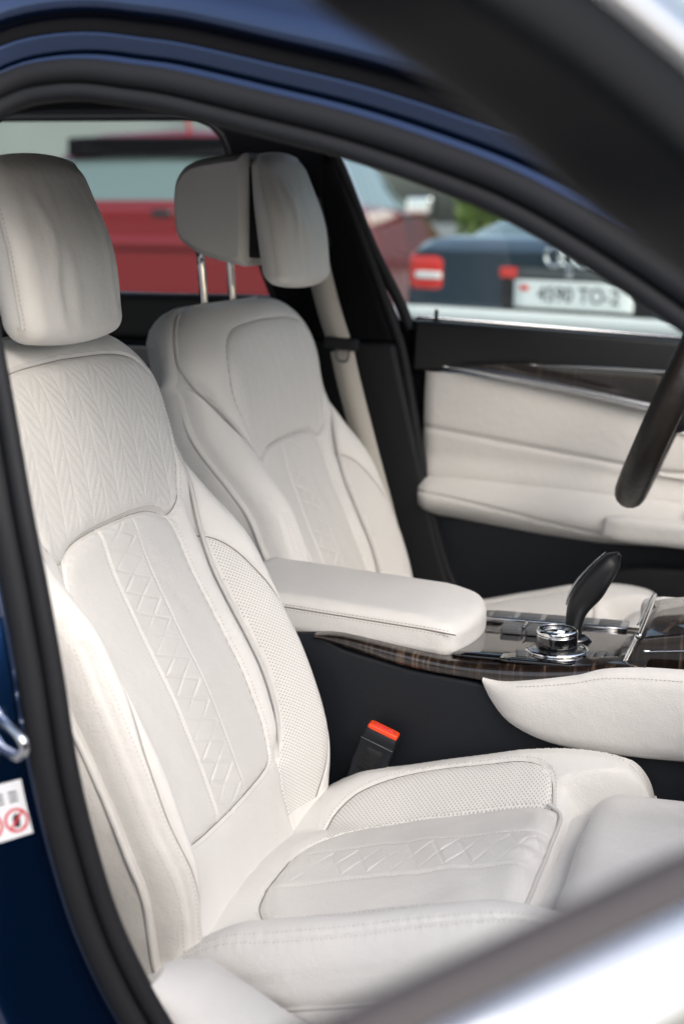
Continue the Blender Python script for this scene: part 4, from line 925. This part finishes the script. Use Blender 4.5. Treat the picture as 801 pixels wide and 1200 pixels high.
# --- slate-blue saloon with the number plate
hd = radians(27)
pc = np.array((-.44, 4.28))
saloon = [(0, .81, .36, 1.03, 1.045, .74), (.05, .835, .33, 1.055, 1.08, .74), (.14, .85, .31, 1.065, 1.10, .73), (.30, .86, .28, 1.05, 1.11, .71), (.42, .875, .26, 1.045, 1.16, .69), (.80, .89, .24, 1.02, 1.34, .62), (1.20, .90, .23, 1.01, 1.41, .58),
          (1.9, .90, .23, .99, 1.435, .58), (2.5, .90, .23, .97, 1.40, .58), (2.95, .90, .23, .95, 1.18, .64), (3.3, .89, .24, .94, .99, .68), (3.9, .87, .26, .85, .89, .66), (4.45, .80, .30, .70, .74, .60), (4.6, .66, .36, .60, .62, .50)]
C, W, h, r, up = body_car('parked_saloon', pc, hd, SLATE, 4.6, saloon, 'slate blue saloon with white number plate parked beyond the driver window',
    dict(side=lambda l: (l > .8) & (l < 2.9), rear=lambda l: (l > .33) & (l < 1.05), front=lambda l: (l > 2.55) & (l < 3.2), wheels=(.95, 3.65)))
for sgn_ in (-1, 1):
    tl = wbox(C, W, 'tail_lamp', TAIL, .080, sgn_*.715, .955, .085, .105, .085, .04, h, r)
    wbox(C, W, 'reverse_lamp', PLATE, -.004, sgn_*.70, .945, .006, .065, .014, .005, h, r)
    wbox(C, W, 'reflector', TAIL, -.004, sgn_*.30, .968, .010, .042, .020, .006, h, r)
wbox(C, W, 'plate_recess', 'black', .003, 0, .905, .012, .335, .085, .01, h, r)
wbox(C, W, 'plate_recess', 'grey', -.006, 0, .968, .008, .27, .020, .006, h, r)
wbox(C, W, 'boot_lock', 'chrome', -.016, -.02, .968, .004, .014, .014, .004, h, r)
wbox(C, W, 'number_plate', PLATE, -.020, .0, .893, .004, .262, .052, .003, h, r)
text('plate_text', '4590 TO-2', .080, 'dark', C, W(-.0255, .028, .893), r, up, -h)
wbox(C, W, 'plate_flag', TAIL, -.0245, -.215, .915, .001, .020, .010, .0005, h, r)
for s_off in (-.1125, -.0375, .0375, .1125):
    th = np.linspace(0, 2*pi, 26, endpoint=False); P = W(-.012+0*th, s_off*.8+.040*np.cos(th), 1.035+.040*np.sin(th)*.9); V, F = tube(P, .0075, 6, True); obj('ring_emblem', V, F, 'chrome', C)
wbox(C, W, 'bumper', SLATE, -.02, 0, .63, .13, .86, .155, .06, h, r)
wbox(C, W, 'bumper_trim_sky_glint', PLATE, -.10, 0, .806, .060, .80, .024, .014, h, r)  # white colour stands for the sky reflected along the bumper ledge

# --- red car: its tail shows in the rear window, its flank in the front one
hd = radians(0)
rc_ = np.array((-3.48, 7.65))
hatch = [(0, .82, .45, 1.16, 1.17, .72), (.05, .89, .40, 1.27, 1.30, .74), (.12, .925, .36, 1.31, 1.42, .74), (.24, .935, .32, 1.32, 1.55, .72), (.38, .94, .30, 1.31, 1.66, .70), (.9, .94, .28, 1.27, 1.70, .69), (1.6, .94, .27, 1.24, 1.71, .68), (2.3, .94, .27, 1.22, 1.66, .67),
         (2.75, .94, .27, 1.21, 1.46, .70), (3.15, .93, .28, 1.19, 1.23, .74), (3.6, .92, .30, 1.12, 1.15, .74), (4.15, .89, .32, 1.0, 1.04, .70), (4.4, .80, .36, .86, .89, .62), (4.5, .68, .42, .72, .74, .5)]
C, W, h, r, up = body_car('parked_hatchback', rc_, hd, REDP, 4.4, hatch, 'red hatchback parked behind, seen through the far rear window',
    dict(side=lambda l: (l > .5) & (l < 2.85), rear=lambda l: (l > .045) & (l < .22), front=lambda l: (l > 2.35) & (l < 3.1), wheels=(.85, 3.45)))
wbox(C, W, 'roof_spoiler', 'head', .26, 0, 1.575, .12, .68, .060, .02, h, r)
for sgn_ in (-1, 1): wbox(C, W, 'tail_lamp', 'gloss', .08, sgn_*.72, 1.14, .10, .18, .05, .03, h, r)
wbox(C, W, 'tailgate_highlight', 'chrome', .045, -.36, 1.20, .012, .045, .045, .011, h, r)  # added chrome piece standing for white highlights on the red paint
wbox(C, W, 'tailgate_notch', 'gloss', .02, .02, 1.165, .03, .07, .028, .02, h, r)  # added dark piece for an unidentified notch in the tailgate
wbox(C, W, 'tailgate_crease', REDP, .02, 0, .985, .05, .80, .055, .045, h, r)
wbox(C, W, 'bumper', 'black', -.02, 0, .52, .12, .84, .14, .06, h, r)
for sgn_ in (-1, 1):
    mr_ = wbox(C, W, 'door_mirror', 'black', 2.62, sgn_*1.05, 1.24, .07, .11, .08, .04, h, r); wbox(mr_, W, 'mirror_glass', 'chrome', 2.535, sgn_*1.05, 1.24, .006, .095, .065, .005, h, r)
obj('antenna', *tube(W(np.linspace(.55, .42, 6), np.zeros(6), np.linspace(1.69, 1.80, 6)), .012, 6), TAIL, C)

# --- pale building behind and a shrub
BM = nodemat('pale_render'); colour_noise(BM[1], BM[2], (.20, .225, .225), .08, 2, .9, .03)
GB = nodemat('grey_cladding'); colour_noise(GB[1], GB[2], (.16, .18, .20), .1, 2, .7, .03)
B1 = empty('building', (-20, 24, 0), label='pale plain building far behind the parked cars', cat='building')
V, F = rbox((-24, 26, 4.0), (14, 4, 4.0), .05, 4); obj('wall', V, F, BM[0], B1)
V, F = rbox((-24, 26, 8.2), (14.3, 4.3, .2), .05, 4); obj('roof', V, F, GB[0], B1)
for i in range(7):
    w0 = empty('window', (-35+3.6*i, 21.97, 2.4), B1); V, F = rbox((-35+3.6*i, 21.97, 2.4), (.75, .03, .9), .01, 4); obj('pane', V, F, CARGLASS, w0); V, F = rbox((-35+3.6*i, 21.95, 1.46), (.85, .08, .04), .01, 4); obj('sill', V, F, GB[0], w0)
B2 = empty('building', (12, 30, 0), label='low grey clad building behind the saloon', cat='building')
V, F = rbox((10, 32, 1.7), (12, 4, 1.7), .05, 4); obj('wall', V, F, GB[0], B2)
V, F = rbox((10, 32, 3.5), (12.3, 4.3, .12), .05, 4); obj('roof', V, F, BM[0], B2)
LF = plain('leaf_green', (.10, .16, .03), .6, noise=.4); BR = plain('bark', (.08, .06, .045), .9)
T_ = empty('shrub', (-2.62, 13.5, 0), label='small green columnar shrub between the two parked cars', cat='shrub')
V, F = tube(np.array([(-2.62, 13.5, 0), (-2.62, 13.5, .7), (-2.6, 13.5, 1.6)]), np.array([.03, .025, .01]), 8); obj('trunk', V, F, BR, T_)
n = 2600; ph = rng.uniform(0, 2*pi, n); zz_ = rng.uniform(.15, 1.95, n); rad = .24*np.sqrt(rng.uniform(.05, 1, n))*np.sin(np.clip((zz_-.05)/2.0, 0, 1)*pi)**.5*(1+.25*np.sin(ph*3+zz_*7))
cpt = np.c_[-2.62+rad*np.cos(ph), 13.5+rad*np.sin(ph), zz_]; a = rng.normal(size=(n, 3)); a /= np.linalg.norm(a, axis=1, keepdims=True); b = np.cross(a, rng.normal(size=(n, 3))); b /= np.linalg.norm(b, axis=1, keepdims=True)
V = np.stack([cpt-a*.045, cpt+b*.02, cpt+a*.045, cpt-b*.02], 1).reshape(-1, 3); obj('crown', V, np.arange(4*n).reshape(n, 4), LF, T_, kind='stuff', smooth=False)
